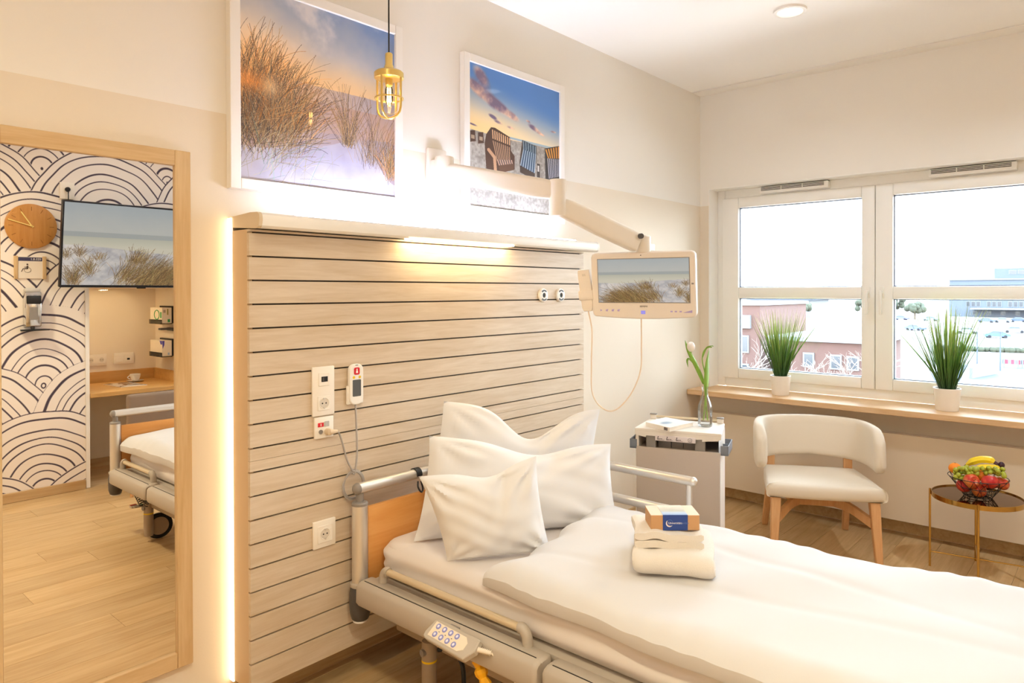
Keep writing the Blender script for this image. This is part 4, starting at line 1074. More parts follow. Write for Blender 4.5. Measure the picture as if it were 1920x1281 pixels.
# terminal: local x along the width, y up, z towards the viewer
mn = thing('bedside_terminal', 'cream bedside terminal screen on the swivel arm showing windswept dune grass', 'monitor', (2.745, -.685, 1.33))
M_bez = mat('terminal_bezel', '#eae0d5', .42)
mx = Vector((.285, -.957, 0)).normalized(); nrm = Vector((-.957, -.285, 0)).normalized(); tilt = math.radians(7)
mu = (Vector((0, 0, 1))*math.cos(tilt)+nrm*math.sin(tilt)); TT = frame((2.752, -.681, 1.481), mx, mu)
TW, TH = .474, .294
out = []
for k in range(13): out.append((-TW/2+.012+(TW-.024)*k/12, -TH/2-.010*math.sin(PI*k/12)))
rc_ = [(TW/2-.002, -TH/2+.008)]+[(TW/2, -TH/2+.02)]+[(TW/2+.0, TH/2-.02), (TW/2-.006, TH/2-.006), (TW/2-.02, TH/2), (-TW/2+.02, TH/2), (-TW/2+.006, TH/2-.006), (-TW/2, TH/2-.02), (-TW/2, -TH/2+.02), (-TW/2+.002, -TH/2+.008)]
hs = MB().prism(out+rc_, -.034, .010, M=TT).build('housing', M_bez, mn, sharp=50); bv = hs.modifiers.new('bevel', 'BEVEL'); bv.width = .006; bv.segments = 3; bv.limit_method = 'ANGLE'
MB().box((-.09, -.08, -.062), (.09, .10, -.034), r=.01, M=TT).build('mount_block', M_bez, mn)
sxa, sxb, sya, syb = -.204, .210, -.080, .117
MB().box((sxa-.003, sya-.003, .0095), (sxb+.003, syb+.003, .0112), M=TT).build('screen_surround', M_grey2, mn)
sq = quad_uv('screen', [TT @ Vector(p) for p in ((sxa, sya, .0117), (sxb, sya, .0117), (sxb, syb, .0117), (sxa, syb, .0117))], M_scr, mn)
uvd = sq.data.uv_layers[0].data
for i, c in enumerate(((.08, 0), (.93, 0), (.93, .93), (.08, .93))): uvd[i].uv = c
text('lettering', 'SIEMENS', .0098, TT @ Matrix.Translation((.004, -.099, .0103)), mat('dark_ink', '#4a4248', .5), mn, extrude=.0004)
M_icon = mat('violet_icon', '#b7a5d8', .4)
for k, xx in enumerate((-.195, -.168, -.140, -.113)): 
    if k == 0: MB().prism([(-.005, -.005), (.005, 0), (-.005, .005)], .0101, .0107, M=TT @ Matrix.Translation((xx, -.118, 0))).build('icon', M_icon, mn)
    else: MB().box((xx-.006, -.1225, .0101), (xx+.004, -.1145, .0106), M=TT).box((xx-.001, -.1145, .0101), (xx+.007, -.1125, .0106), M=TT).build('icon', M_icon, mn, clean=False)
for xx in (.128, .147, .168): MB().box((xx-.004, -.124, .0101), (xx+.006, -.118, .0106), M=TT).build('icon', M_icon, mn)
MB().prism([(.178, -.126), (.220, -.126), (.220, -.114)], .0101, .0106, M=TT).build('volume_icon', M_icon, mn)
MB().box((-.009, -.134, .0101), (.011, -.118, .0109), r=.002, M=TT).build('round_key', emis('violet_key', '#a99df0', .9), mn)
MB().box((-.005, .131, .0101), (.000, .1345, .0106), M=TT).build('camera_hole', M_dgrey, mn)
MB().box((.219, .000, .0101), (.229, .007, .0106), M=TT).box((.2205, .0015, .0104), (.2275, .0055, .0109), M=TT).build('side_icon', M_grey2, mn, clean=False)
MB().box((-.280, -.055, -.03), (-.235, -.015, -.012), r=.004, M=TT).build('holder_arm', M_bez, mn)
# telephone style handset in its holder at the left edge
hd = thing('terminal_handset', 'slim cream handset hanging at the left side of the terminal', 'handset', TT @ Vector((-.272, -.13, 0)))
HT2 = TT @ Matrix.Translation((-.272, -.0, -.004)) @ Matrix.Rotation(math.radians(4), 4, 'Z')
b = MB().prism([(-.030, .066), (-.026, .070), (.024, .070), (.028, .066), (.031, -.045), (.028, -.108), (.020, -.125), (-.018, -.125), (-.026, -.108), (-.029, -.045)], -.008, .012, M=HT2).build('case', M_bez, hd); bv = b.modifiers.new('bevel', 'BEVEL'); bv.width = .005; bv.segments = 2
MB().box((-.036, -.072, -.012), (.036, -.026, .016), r=.005, M=HT2).build('clip', M_bez, hd)
dots = MB()
for i in range(3):
    for j in range(2): dots.prism(circ(.0016, 6, -.006+i*.006, .044+j*.006), .0121, .0126, M=HT2)
dots.build('speaker_holes', M_grey2, hd)
ca = HT2 @ Vector((0, -.124, .002)); cb = TT @ Vector((-.012, -.158, -.006))
mid = [ca, ca.lerp(cb, .07)+Vector((0, 0, -.09)), ca.lerp(cb, .06)+Vector((0, 0, -.25)), ca.lerp(cb, .08)+Vector((0, 0, -.385)), ca.lerp(cb, .28)+Vector((0, 0, -.445)), ca.lerp(cb, .52)+Vector((0, 0, -.44)), ca.lerp(cb, .80)+Vector((0, 0, -.355)), ca.lerp(cb, .98)+Vector((0, 0, -.24)), cb+Vector((0, 0, -.12)), cb+Vector((0, 0, -.03)), cb]
MB().tube(smoothpath(mid, 8), .0034, 8).build('cord', mat('cord_cream', '#ecd8c0', .5), hd)

# ---------------------------------------------------------------- bedside cabinet
ex = Vector((.950, .311, 0)).normalized(); ey = Vector((.311, -.950, 0)).normalized()
cb_ = thing('bedside_cabinet', 'grey fronted bedside cabinet with a cream top between bed and window', 'cabinet', (3.18, -.65, 0))
CT = Matrix(((ex.x, ey.x, 0, 3.048), (ex.y, ey.y, 0, -.693), (0, 0, 1, 0), (0, 0, 0, 1)))   # mirrored frame: d back, w right
M_cab = mat('cabinet_front', '#bdb0a6', .45); M_cabw = mat('cabinet_white', '#ece5dd', .4); M_cabd = mat('cabinet_dark', '#8b817b', .5)
def cbox(n, a, b, m, r=.004, parent=None): return MB().box(a, b, r=r, M=CT).build(n, m, parent or cb_)
tp = MB().prism([(0, -.205), (.004, -.208), (.28, -.19), (.285, -.18), (.285, .185), (.28, .19), (.006, .208), (0, .205)], .762, .776, M=CT).build('top', M_cabw, cb_); bv = tp.modifiers.new('bevel', 'BEVEL'); bv.width = .004; bv.segments = 2; bv.limit_method = 'ANGLE'
# apron with the two cut outs, drawn in the w/z plane
AP = CT @ Matrix(((0, 0, 1, 0), (1, 0, 0, 0), (0, 1, 0, 0), (0, 0, 0, 1)))
ap = MB().prism([(-.206, .772), (-.206, .748), (-.195, .741), (-.152, .733), (-.150, .742), (-.105, .742), (-.105, .740), (.095, .740), (.118, .742), (.118, .732), (.19, .741), (.206, .748), (.206, .772)], .001, .012, M=AP).build('apron', M_cabw, cb_)
cbox('front_panel', (.006, -.200, .075), (.024, .200, .684), M_cab)
for sg in (-1, 1): cbox('side_panel', (.024, sg*.200-.008, .075), (.275, sg*.200+.008 if False else sg*.192, .762), M_cabw, r=.002)
cbox('back_panel', (.268, -.19, .075), (.28, .19, .762), M_cabw, r=.002)
cbox('bottom_panel', (.024, -.19, .075), (.268, .19, .09), M_cabw, r=.002)
for w in (-.128, .107): cbox('pillar', (.010, w-.024, .676), (.035, w+.024, .748), M_grey2, r=.003)
for wa, wb_ in ((-.100, -.038), (-.035, .020), (.023, .082)): cbox('drawer_front', (.050, wa, .676), (.062, wb_, .744), M_cabd, r=.003)
cbox('inner_shelf', (.03, -.19, .672), (.268, .19, .680), M_cabd, r=.002)
ls_ = cbox('instruction_strip', (-.0045, -.105, .722), (.001, .088, .748), mat('strip_lilac', '#e6dde0', .5), r=.001)
M_inkd = mat('pictogram_ink', '#5c5358', .6)
for k, w in enumerate((-.092, -.048, -.002)):
    b = MB(); f = AP
    b.box((w, .737, -.0058), (w+.004, .744, -.0048), M=f).box((w+.002, .730, -.0058), (w+.010, .733, -.0048), M=f).box((w+.012, .731, -.0058), (w+.022, .7335, -.0048), M=f).box((w, .7265, -.0058), (w+.030, .7275, -.0048), M=f).box((w-.002, .728, -.0058), (w+.001, .737, -.0048), M=f)
    b.build('pictogram', M_inkd, ls_, clean=False)
b = MB().tube([AP @ Vector((.062+.010*math.cos(2*PI*i/18), .736+.008*math.sin(2*PI*i/18), -.0052)) for i in range(18)], .0007, 5, closed=True).box((.052, .7265, -.0058), (.072, .7275, -.0048), M=AP).box((.056, .735, -.0058), (.068, .7365, -.0048), M=AP); b.build('pictogram', M_inkd, ls_, clean=False)
for w in (-.170, .170):
    br = MB().box((.262, w-.016, .776), (.278, w+.016, .803), r=.004, M=CT).build('rail_bracket', M_cabw, cb_)
    MB().box((.258, w-.018, .800), (.280, w+.018, .807), r=.003, M=CT).build('bracket_cap', M_grey2, br)
MB().tube([CT @ Vector((.27, -.165, .792)), CT @ Vector((.27, .165, .792))], .0055, 10).build('rail', M_rail, cb_)
M_tray = mat('tray_grey', '#7b808a', .4)
for sg in (-1, 1):
    b = MB(); w0, w1 = sg*.201, sg*.236
    b.box((.02, w0, .670), (.20, w1, .675), M=CT); b.box((.02, w1-sg*.003, .670), (.20, w1, .715), M=CT); b.box((.02, w0, .670), (.023, w1, .715), M=CT); b.box((.197, w0, .670), (.20, w1, .715), M=CT); b.box((.11, w0, .670), (.113, w1, .708), M=CT)
    b.build('side_tray', M_tray, cb_, clean=False)
for d in (.05, .24):
    for w in (-.16, .16):
        T = CT @ frame((d, w, .03), (1, 0, 0), (0, 0, 1))
        cs = MB().lathe([(.022, -.010), (.030, -.008), (.030, .008), (.022, .010)], (0, 0, 0), 18, M=T).build('caster', M_dgrey, cb_)
        MB().tube([CT @ Vector((d, w, .045)), CT @ Vector((d, w, .076))], .008, 8).build('fork', M_grey2, cs)
# paperback
bk = thing('paperback_book', 'white paperback with a blue seascape cover lying on the bedside cabinet', 'book', (3.11, -.61, .7765))
p0, p1, p2, p3 = Vector((2.998, -.682, .777)), Vector((3.200, -.704, .777)), Vector((3.236, -.528, .777)), Vector((3.052, -.520, .777))
def slab(P, h, dz=0, ins=0.0):
    c = sum(P, Vector())/4; Q = [q+(c-q).normalized()*ins for q in P]
    return MB().add([q+Vector((0, 0, dz)) for q in Q]+[q+Vector((0, 0, dz+h)) for q in Q], [(3, 2, 1, 0), (4, 5, 6, 7), (0, 1, 5, 4), (1, 2, 6, 5), (2, 3, 7, 6), (3, 0, 4, 7)])
M_page = mat('paper_pages', '#f3e9da', .8); M_cov = mat('book_cover', '#f1ece6', .45)
slab([p0, p1, p2, p3], .017, .0015, .004).build('pages', M_page, bk)
slab([p0, p1, p2, p3], .0012).build('back_cover', M_cov, bk)
fc = slab([p0, p1, p2, p3], .0014, .0187).build('front_cover', M_cov, bk)
sp_ = MB().add([p3+Vector((0, 0, 0)), p0+Vector((0, 0, 0)), p0+Vector((0, 0, .020)), p3+Vector((0, 0, .020))]+[q-Vector((.0015, -.0004, 0)) for q in (p3, p0, p0+Vector((0, 0, .020)), p3+Vector((0, 0, .020)))], [(0, 1, 2, 3), (7, 6, 5, 4), (0, 4, 5, 1), (1, 5, 6, 2), (2, 6, 7, 3), (3, 7, 4, 0)]).build('spine', M_cov, bk)
cvi = np.ones((96, 96, 3), np.float32); Vv, Uu = np.meshgrid(np.linspace(0, 1, 96), np.linspace(0, 1, 96), indexing='ij')
cvi[:] = s3('#f2eee9'); e = np.exp(-(((Uu-.38)/.26)**2+((Vv-.52)/.2)**2)*1.2); e = np.clip(e*1.6-.25, 0, 1); cvi = mixc(cvi, mixc(s3('#b9dbe6'), s3('#8593ad'), fbm(96, 96, 4, 44)), e)
q4 = [q+Vector((0, 0, .0203)) for q in (p0, p1, p2, p3)]; cc4 = sum(q4, Vector())/4; q4 = [q+(cc4-q)*.02 for q in q4]
quad_uv('cover_print', q4, image_mat('book_print', cvi, rough=.4), fc)
for k in range(3):
    a_ = p0.lerp(p3, .10+.05*k); MB().box((a_.x-.0022, a_.y-.0025, .780), (a_.x-.0006, a_.y+.004, .794)).build('spine_mark', M_inkd, sp_)
# bottle vase with two tulips
bvx, bvy, bvz = 3.240, -.745, .777
vs_ = thing('bottle_vase', 'clear glass bottle half filled with water standing on the bedside cabinet', 'vase', (bvx, bvy, bvz))
MB().lathe([(.030, .0), (.034, .003), (.0355, .012), (.035, .05), (.0335, .054), (.035, .058), (.0355, .085), (.033, .105), (.024, .128), (.0165, .148), (.0135, .170), (.0135, .186), (.016, .190), (.016, .198), (.0125, .198), (.012, .170), (.015, .148), (.022, .128), (.031, .104), (.033, .085), (.033, .012), (.028, .006), (.001, .006)], (bvx, bvy, bvz), 28, capb=True, capt=False).build('bottle', clearglass('bottle_glass', (.985, .99, .99), .7), vs_)
MB().lathe([(.001, .0065), (.0275, .0065), (.0325, .013), (.0325, .085), (.0312, .096), (.001, .096)], (bvx, bvy, bvz), 24, capb=False, capt=False).build('water', clearglass('water', (.97, .985, .99), .5), vs_)
M_stem = mat('tulip_stem', '#8fb04a', .5); M_leaf = mat('tulip_leaf', '#7fa53a', .45, sheen=.1); M_bud = mat('tulip_petal', '#f4ece4', .6)
RV = Vector((r1.x, r1.y, 0)).normalized(); FV = Vector((F.x, F.y, 0)).normalized()
def vp(dx, dz, df=0): return Vector((bvx, bvy, bvz))+RV*dx+FV*df+Vector((0, 0, dz))
def leaf(path, wid, m, nm, par, fold=.25, tw=0.0, n=16):
    P = smoothpath(path, max(2, n//(len(path)-1))); k = len(P); b = MB(); vs = []
    for i, p in enumerate(P):
        t = (P[min(i+1, k-1)]-P[max(i-1, 0)]).normalized(); a = (RV*math.cos(tw+i/k*.6)+FV*math.sin(tw+i/k*.6)); a = (a-t*a.dot(t)).normalized(); u = t.cross(a)
        f = math.sin(PI*min(1, (i/(k-1))*.92+.08))**.8*wid/2
        for s, d in ((-1, .0), (-.5, -fold*.7), (0, -fold), (.5, -fold*.7), (1, .0)): vs.append(p+a*f*s+u*d*f)
    fs = [(i*5+j, i*5+j+1, (i+1)*5+j+1, (i+1)*5+j) for i in range(k-1) for j in range(4)]
    b.add(vs, fs, True); o = b.build(nm, m, par); md = o.modifiers.new('thick', 'SOLIDIFY'); md.thickness = .0012; return o
tu = thing('tulip', 'pale tulip with a closed bud leaning left out of the bottle', 'flower', vp(0, .02))
MB().tube(smoothpath([vp(.012, .03), vp(.006, .10), vp(0, .18), vp(-.014, .25), vp(-.045, .315), vp(-.068, .36), vp(-.071, .375)], 5), .0036, 8).build('stem', M_stem, tu)
bd_ = MB().sphere(vp(-.071, .397), .021, 18, 12, (1, 1, 1.25), fn=lambda d: 1+.05*math.sin(3*math.atan2(d.y, d.x))-.10*max(0, d.z)).build('bud', M_bud, tu)
leaf([vp(-.008, .21), vp(-.045, .30, -.005), vp(-.083, .375, -.004), vp(-.100, .430, 0)], .024, M_leaf, 'leaf', tu)
leaf([vp(-.040, .290), vp(-.075, .335, -.01), (vp(-.092, .330, -.012)), vp(-.088, .295, -.012)], .014, M_leaf, 'leaf', tu)
tu2 = thing('tulip', 'bent green tulip stem with an upright leaf on the right in the bottle', 'flower', vp(.004, .02))
MB().tube(smoothpath([vp(-.008, .03), vp(-.002, .10), vp(.004, .19), vp(.000, .26), vp(-.014, .33), vp(-.006, .375), vp(.016, .392), vp(.034, .394)], 5), .003, 8).build('stem', M_stem, tu2)
leaf([vp(.004, .15), vp(.006, .24, -.004), vp(.010, .32, -.004), vp(.022, .385, .002)], .042, M_leaf, 'leaf', tu2, tw=.5)
leaf([vp(-.016, .335), vp(.004, .388, -.004), vp(.028, .401, -.006), vp(.044, .398)], .009, M_leaf, 'leaf', tu2)

# ---------------------------------------------------------------- armchair
ux = Vector((.877, .481, 0)).normalized(); uw = Vector((.481, -.877, 0)).normalized()
ch = thing('armchair', 'white upholstered low armchair with a curved back and beech legs under the window', 'chair', (4.07, -1.03, 0))
KT = Matrix(((ux.x, uw.x, 0, 3.872), (ux.y, uw.y, 0, -1.123), (0, 0, 1, 0), (0, 0, 0, 1)))
M_fab = mat('chair_fabric', '#dccfbc', .9, bump=.25, bscale=700, sheen=.25)
def seatpad():
    out = []
    base = [(0.0, -.285), (.02, -.295), (.40, -.262), (.46, -.22), (.47, 0), (.46, .22), (.40, .262), (.02, .295), (0, .285), (-.018, .15), (-.022, 0), (-.018, -.15)]
    P = [Vector((x, y, 0)) for x, y in base]; n = len(P); ring = []
    for i in range(n):
        a, b, c, d = P[i-1], P[i], P[(i+1) % n], P[(i+2) % n]
        for k in range(4):
            t = k/4; ring.append(.5*((2*b)+(c-a)*t+(2*a-5*b+4*c-d)*t*t+(3*b-a-3*c+d)*t**3))
    cen = Vector((.22, 0, 0)); b = MB(); vs = []; prof = [(.0, .338), (.93, .338), (.98, .345), (1.0, .358), (1.0, .385), (.985, .400), (.95, .409), (.8, .413), (.5, .416), (.0, .417)]
    m = len(ring)
    for s, z in prof[1:-1]:
        for p in ring: vs.append(cen+(p-cen)*s+Vector((0, 0, z)))
    fs = []
    for i in range(len(prof)-3): fs += [(i*m+j, i*m+(j+1) % m, (i+1)*m+(j+1) % m, (i+1)*m+j) for j in range(m)]
    fs.append(tuple(range(m))[::-1]); vs.append(cen+Vector((0, 0, .418))); L = (len(prof)-3)*m
    fs += [(L+j, L+(j+1) % m, len(vs)-1) for j in range(m)]
    return b.add([KT @ v for v in vs], fs, True)
sp2 = seatpad().build('seat', M_fab, ch, sharp=70)
def backrest():
    path = [(.14, -.296), (.22, -.303), (.33, -.296), (.42, -.27), (.475, -.19), (.495, -.09), (.50, 0), (.495, .09), (.475, .19), (.42, .27), (.33, .304), (.22, .314), (.13, .307)]
    P = smoothpath([Vector((x, y, 0)) for x, y in path], 5); k = len(P); b = MB(); vs = []; n = 20
    for i, p in enumerate(P):
        t = (P[min(i+1, k-1)]-P[max(i-1, 0)]).normalized(); nr = Vector((t.y, -t.x, 0)); u = abs(i/(k-1)*2-1)
        zt = .700-.020*u**2-.07*max(0, (u-.8)/.2)**2; zb = .475-.035*u+.05*max(0, (u-.86)/.14)**1.5; th = .031*(1 if u < .93 else math.sqrt(max(.05, 1-((u-.93)/.07)**2*.9)))
        lean = .055
        for j in range(n):
            a = 2*PI*j/n; ca, sa = math.cos(a), math.sin(a)
            hx = abs(ca)**.7*(1 if ca > 0 else -1)*th; hz = abs(sa)**.35*(1 if sa > 0 else -1)
            z = (zt+zb)/2+hz*(zt-zb)/2
            back = Vector((lean*(z-.48)/.22, 0, 0))*(1-u*.5)
            vs.append(KT @ (p+nr*hx+back+Vector((0, 0, z))))
    fs = [(i*n+j, i*n+(j+1) % n, (i+1)*n+(j+1) % n, (i+1)*n+j) for i in range(k-1) for j in range(n)]
    fs += [tuple(range(n))[::-1], tuple((k-1)*n+j for j in range(n))]
    return b.add(vs, fs, True)
bkr = backrest().build('backrest', M_fab, ch, sharp=60)
def cleg(name, path, w0, d0, w1, d1):
    b = MB(); P = [Vector(p) for p in path]; vs = []; n = len(P)
    for i, p in enumerate(P):
        t = i/(n-1); w = w0+(w1-w0)*t; d = d0+(d1-d0)*t
        for a, c in ((-1, -1), (1, -1), (1, 1), (-1, 1)): vs.append(KT @ (p+Vector((a*d/2, c*w/2, 0))))
    fs = [(0, 3, 2, 1), tuple((n-1)*4+j for j in range(4))]+[(i*4+j, i*4+(j+1) % 4, (i+1)*4+(j+1) % 4, (i+1)*4+j) for i in range(n-1) for j in range(4)]
    b.add(vs, fs, False); o = b.build(name, M_chwood, ch); bv = o.modifiers.new('bevel', 'BEVEL'); bv.width = .005; bv.segments = 2; return o
for s in (-1, 1):
    cleg('leg', [(.035, s*.245, .340), (.02, s*.252, .2), (.0, s*.262, 0)], .052, .048, .036, .034)
    cleg('leg', [(.47, s*.215, .55), (.465, s*.215, .34), (.52, s*.222, .2), (.60, s*.232, 0)], .048, .034, .034, .034)
    for nm_, pth in (('stretcher', [(.24, s*.10, .262), (.15, s*.155, .262), (.03, s*.235, .222)]), ('stretcher', [(.26, s*.10, .262), (.36, s*.15, .268), (.49, s*.21, .285)])):
        b = MB(); P = smoothpath(pth, 4); vs = []; n = len(P)
        for i, p in enumerate(P):
            t = (P[min(i+1, n-1)]-P[max(i-1, 0)]).normalized(); a = Vector((-t.y, t.x, 0)).normalized()
            for x, z in ((-1, -1), (1, -1), (1, 1), (-1, 1)): vs.append(KT @ (p+a*x*.011+Vector((0, 0, z*.024))))
        fs = [(0, 3, 2, 1), tuple((n-1)*4+j for j in range(4))]+[(i*4+j, i*4+(j+1) % 4, (i+1)*4+(j+1) % 4, (i+1)*4+j) for i in range(n-1) for j in range(4)]
        b.add(vs, fs, False); b.build(nm_, M_chwood, ch)
MB().box((.235, -.115, .238), (.265, .115, .286), r=.004, M=KT).build('centre_stretcher', M_chwood, ch)

# ---------------------------------------------------------------- side table and fruit
tx, ty, tz = 4.238, -1.748, .400
tb = thing('side_table', 'round brass side table with a brown glass top by the window', 'table', (tx, ty, 0))
TR = .198
MB().lathe([(TR, tz-.020), (TR+.003, tz-.020), (TR+.003, tz+.004), (TR, tz+.004)], (tx, ty, 0), 64, capb=False, capt=False).lathe([(TR, tz+.004), (TR, tz-.020)], (tx, ty, 0), 64, capb=False, capt=False).build('rim', M_gold, tb, sharp=30)
MB().lathe([(TR-.0005, tz-.010), (TR-.0005, tz-.002)], (tx, ty, 0), 64).build('glass_top', mat('brown_mirror_glass', '#6e4a2b', .05, .95), tb)
la = [math.atan2(-1.546-ty, 4.205-tx)+k*PI/2 for k in range(4)]
LP = [(tx+(TR+.0085)*math.cos(a), ty+(TR+.0085)*math.sin(a)) for a in la]
for x, y in LP: MB().tube([(x, y, 0), (x, y, tz+.010)], .0055, 12).build('leg', M_gold, tb)
MB().tube([(*LP[0], .078), (*LP[2], .078)], .0036, 8).build('stretcher', M_gold, tb)
MB().tube([(*LP[1], .0855), (*LP[3], .0855)], .0036, 8).build('stretcher', M_gold, tb)
fb = thing('wire_fruit_bowl', 'black wire basket bowl on the brown glass side table', 'bowl', (4.238, -1.752, tz))
fx_, fy_ = 4.238, -1.752; M_wire = mat('black_wire', '#22201f', .4)
def ringpts(r, z, n=36, a0=0): return [(fx_+r*math.cos(a0+2*PI*k/n), fy_+r*math.sin(a0+2*PI*k/n), z) for k in range(n)]
b0, b1 = tz+.001, tz+.098
for r, z, nm in ((.062, b0+.002, 'base_ring'), (.095, tz+.05, 'middle_ring'), (.132, b1, 'rim_ring')): MB().tube(ringpts(r, z), .002, 6, closed=True).build(nm, M_wire, fb)
wires = MB(); NZ_ = 14
for k in range(NZ_):
    for lo, hi, za, zb, of in ((.062, .095, b0+.002, tz+.05, 0), (.095, .132, tz+.05, b1, .5)):
        a0 = 2*PI*(k+of)/NZ_
        for s in (-.5, .5):
            a1 = a0+s*2*PI/NZ_; wires.tube([(fx_+lo*math.cos(a0), fy_+lo*math.sin(a0), za), (fx_+hi*math.cos(a1), fy_+hi*math.sin(a1), zb)], .0014, 5)
for k in range(4):
    a = PI*k/4; wires.tube([(fx_+.062*math.cos(a), fy_+.062*math.sin(a), b0+.0015), (fx_-.062*math.cos(a), fy_-.062*math.sin(a), b0+.0015)], .0014, 5)
wires.build('wire_mesh', M_wire, fb, clean=False)
def fruit_mat(n, c1, c2, sc=5, rough=.3):
    m = mat(n, c1, rough); t = m.node_tree; b = t.nodes['Principled BSDF']
    no = t.nodes.new('ShaderNodeTexNoise'); no.inputs['Scale'].default_value = sc*6; no.inputs['Detail'].default_value = 5
    tcn = t.nodes.new('ShaderNodeTexCoord'); t.links.new(tcn.outputs['Object'], no.inputs['Vector'])
    r = t.nodes.new('ShaderNodeValToRGB'); r.color_ramp.elements[0].position = .38; r.color_ramp.elements[1].position = .66
    r.color_ramp.elements[0].color = srgb(c1); r.color_ramp.elements[1].color = srgb(c2)
    t.links.new(no.outputs[0], r.inputs[0]); t.links.new(r.outputs[0], b.inputs['Base Color']); return m
M_apple = fruit_mat('apple_skin', '#b3161f', '#d8553a', 4); M_apple2 = fruit_mat('apple_skin_mottled', '#bf2a22', '#dd8a45', 5); M_orange = fruit_mat('orange_peel', '#ee7f16', '#f6962a', 30, .45)
M_stalk = mat('stalk_brown', '#4c3820', .7)
# positions given as (right, forward, up) from the bowl centre, seen along the room diagonal
bR = Vector((r1.x, r1.y, 0)).normalized(); 
view = (Vector((fx_, fy_, 0))-Vector((CAM.x, CAM.y, 0))).normalized(); vR = Vector((view.y, -view.x, 0))
def fp(a, d, z): return Vector((fx_, fy_, tz+z))+vR*a+view*d
def apple(c, r, m, label, axis=(0, 0, 1), group='apples in the wire bowl'):
    t = thing('apple', label, 'apple', c, group=group)
    A = Vector(axis).normalized(); R = A.to_track_quat('Z', 'Y').to_matrix().to_4x4(); T = Matrix.Translation(c) @ R
    def fn(d):
        p = d.z
        return (1-.16*math.exp(-((p-1)/.10)**2)*1.9-.10*math.exp(-((p+1)/.1)**2)+.03*math.sin(5*math.atan2(d.y, d.x))*max(0, -p))*(1+.03*p)
    MB().sphere((0, 0, 0), r, 26, 18, (1, 1, .93), fn=fn, M=T).build('skin', m, t)
    MB().tube([T @ Vector((0, 0, r*.66)), T @ Vector((.002, .001, r*.85)), T @ Vector((.005, .002, r*1.02))], .0012, 6).build('stalk', M_stalk, t)
apple(fp(-.028, -.068, .088), .037, M_apple2, 'red apple with its stalk hollow facing out, front left of the bowl', (-.2, -.5, .25) if False else (-.62, -.45, .35))
apple(fp(.050, -.060, .093), .038, M_apple, 'glossy deep red apple at the front right of the bowl', (.3, .1, 1))
apple(fp(-.060, -.030, .052), .035, M_apple, 'red apple low on the left behind the wire', (-.3, -.3, .8))
apple(fp(.004, -.040, .040), .034, M_apple2, 'mottled orange red apple at the bottom front of the bowl', (-.5, -.6, .2))
apple(fp(.098, -.008, .080), .034, M_apple2, 'orange red apple at the right rim of the bowl', (.3, -.3, .8))
def orange(c, r, label):
    t = thing('orange', label, 'orange', c, group='oranges in the wire bowl')
    MB().sphere(c, r, 22, 16, (1, 1, .94)).build('peel', M_orange, t)
    MB().lathe([(.003, 0), (.0035, .0012), (.001, .002)], c+Vector((0, 0, r*.935)), 7).build('stem_button', M_stalk, t)
orange(fp(-.100, .030, .122), .030, 'orange at the left rim of the fruit bowl beside the grapes')
orange(fp(.012, .000, .108), .030, 'orange buried between the grapes and the apples')
M_ban = fruit_mat('banana_peel', '#f1cf1c', '#f7de4a', 3, .4); M_tip = mat('banana_tip', '#4a2b33', .7)
def banana(p, r, label):
    t = thing('banana', label, 'banana', p[0], group='bananas on top of the fruit')
    P = smoothpath(p, 6); n = len(P)
    R = [r*min(1, .42+2.6*min(i, n-1-i)/(n-1)) if 0 < i < n-1 else r*.35 for i in range(n)]
    MB().tube(P, R, 7).build('peel', M_ban, t, sharp=20)
    e = (P[-1]-P[-2]).normalized(); MB().tube([P[-1]-e*.002, P[-1]+e*.008, P[-1]+e*.016], [r*.5, r*.42, r*.5], 7).build('tip', M_tip, t)
    s = (P[0]-P[1]).normalized(); MB().tube([P[0]-s*.002, P[0]+s*.012], [r*.36, r*.25], 6).build('stalk', M_stalk, t)
banana([fp(-.050, .035, .145), fp(-.022, .030, .168), fp(.015, .024, .184), fp(.052, .018, .187), fp(.070, .014, .178)], .0185, 'upper yellow banana lying across the top of the fruit')
banana([fp(-.015, .012, .135), fp(.012, .004, .146), fp(.045, 0, .152), fp(.078, .002, .152), fp(.092, .004, .146)], .0165, 'lower yellow banana half hidden by the green grapes')
pl_ = tag(MB().sphere(fp(.098, .020, .168), .015, 14, 10, (1, 1, 1.1)).build('plum', mat('plum_skin', '#3c2230', .35)), 'small dark plum at the right end of the bananas', 'plum')
gr = thing('grape_bunch', 'bunch of green grapes heaped over the left and middle of the bowl', 'grapes', fp(-.03, -.02, .10))
M_grape = mat('grape_skin', '#b9bf3f', .25, trans=.25); gm = None
gpos = []; rg = random.Random(4)
def try_g(a, d, z, n, sa, sd, sz):
    for _ in range(n*30):
        p = fp(a+rg.uniform(-sa, sa), d+rg.uniform(-sd, sd), z+rg.uniform(-sz, sz))
        if all((p-q).length > .0165 for q in gpos): gpos.append(p); n -= 1
        if n <= 0: break
try_g(-.065, -.045, .118, 24, .034, .024, .032); try_g(-.025, -.035, .135, 10, .026, .022, .014); try_g(.062, -.015, .140, 18, .046, .022, .014)
for i, p in enumerate(gpos):
    if gm is None:
        gm = MB().sphere((0, 0, 0), .0112, 12, 8, (1, 1, 1.12)).build('grape', M_grape, gr, world=False); o = gm
    else: o = gm.copy(); COL.objects.link(o)
    o.parent = gr; o.location = p-gr.location; o.rotation_euler = (rg.uniform(-1, 1), rg.uniform(-1, 1), 0); s = rg.uniform(.92, 1.1); o.scale = (s, s, s)
MB().tube(smoothpath([fp(-.09, -.04, .11), fp(-.05, -.035, .125), fp(0, -.02, .13), fp(.05, -.01, .135), fp(.09, -.01, .145)], 4), .0016, 5).build('stalk', M_stem, gr)

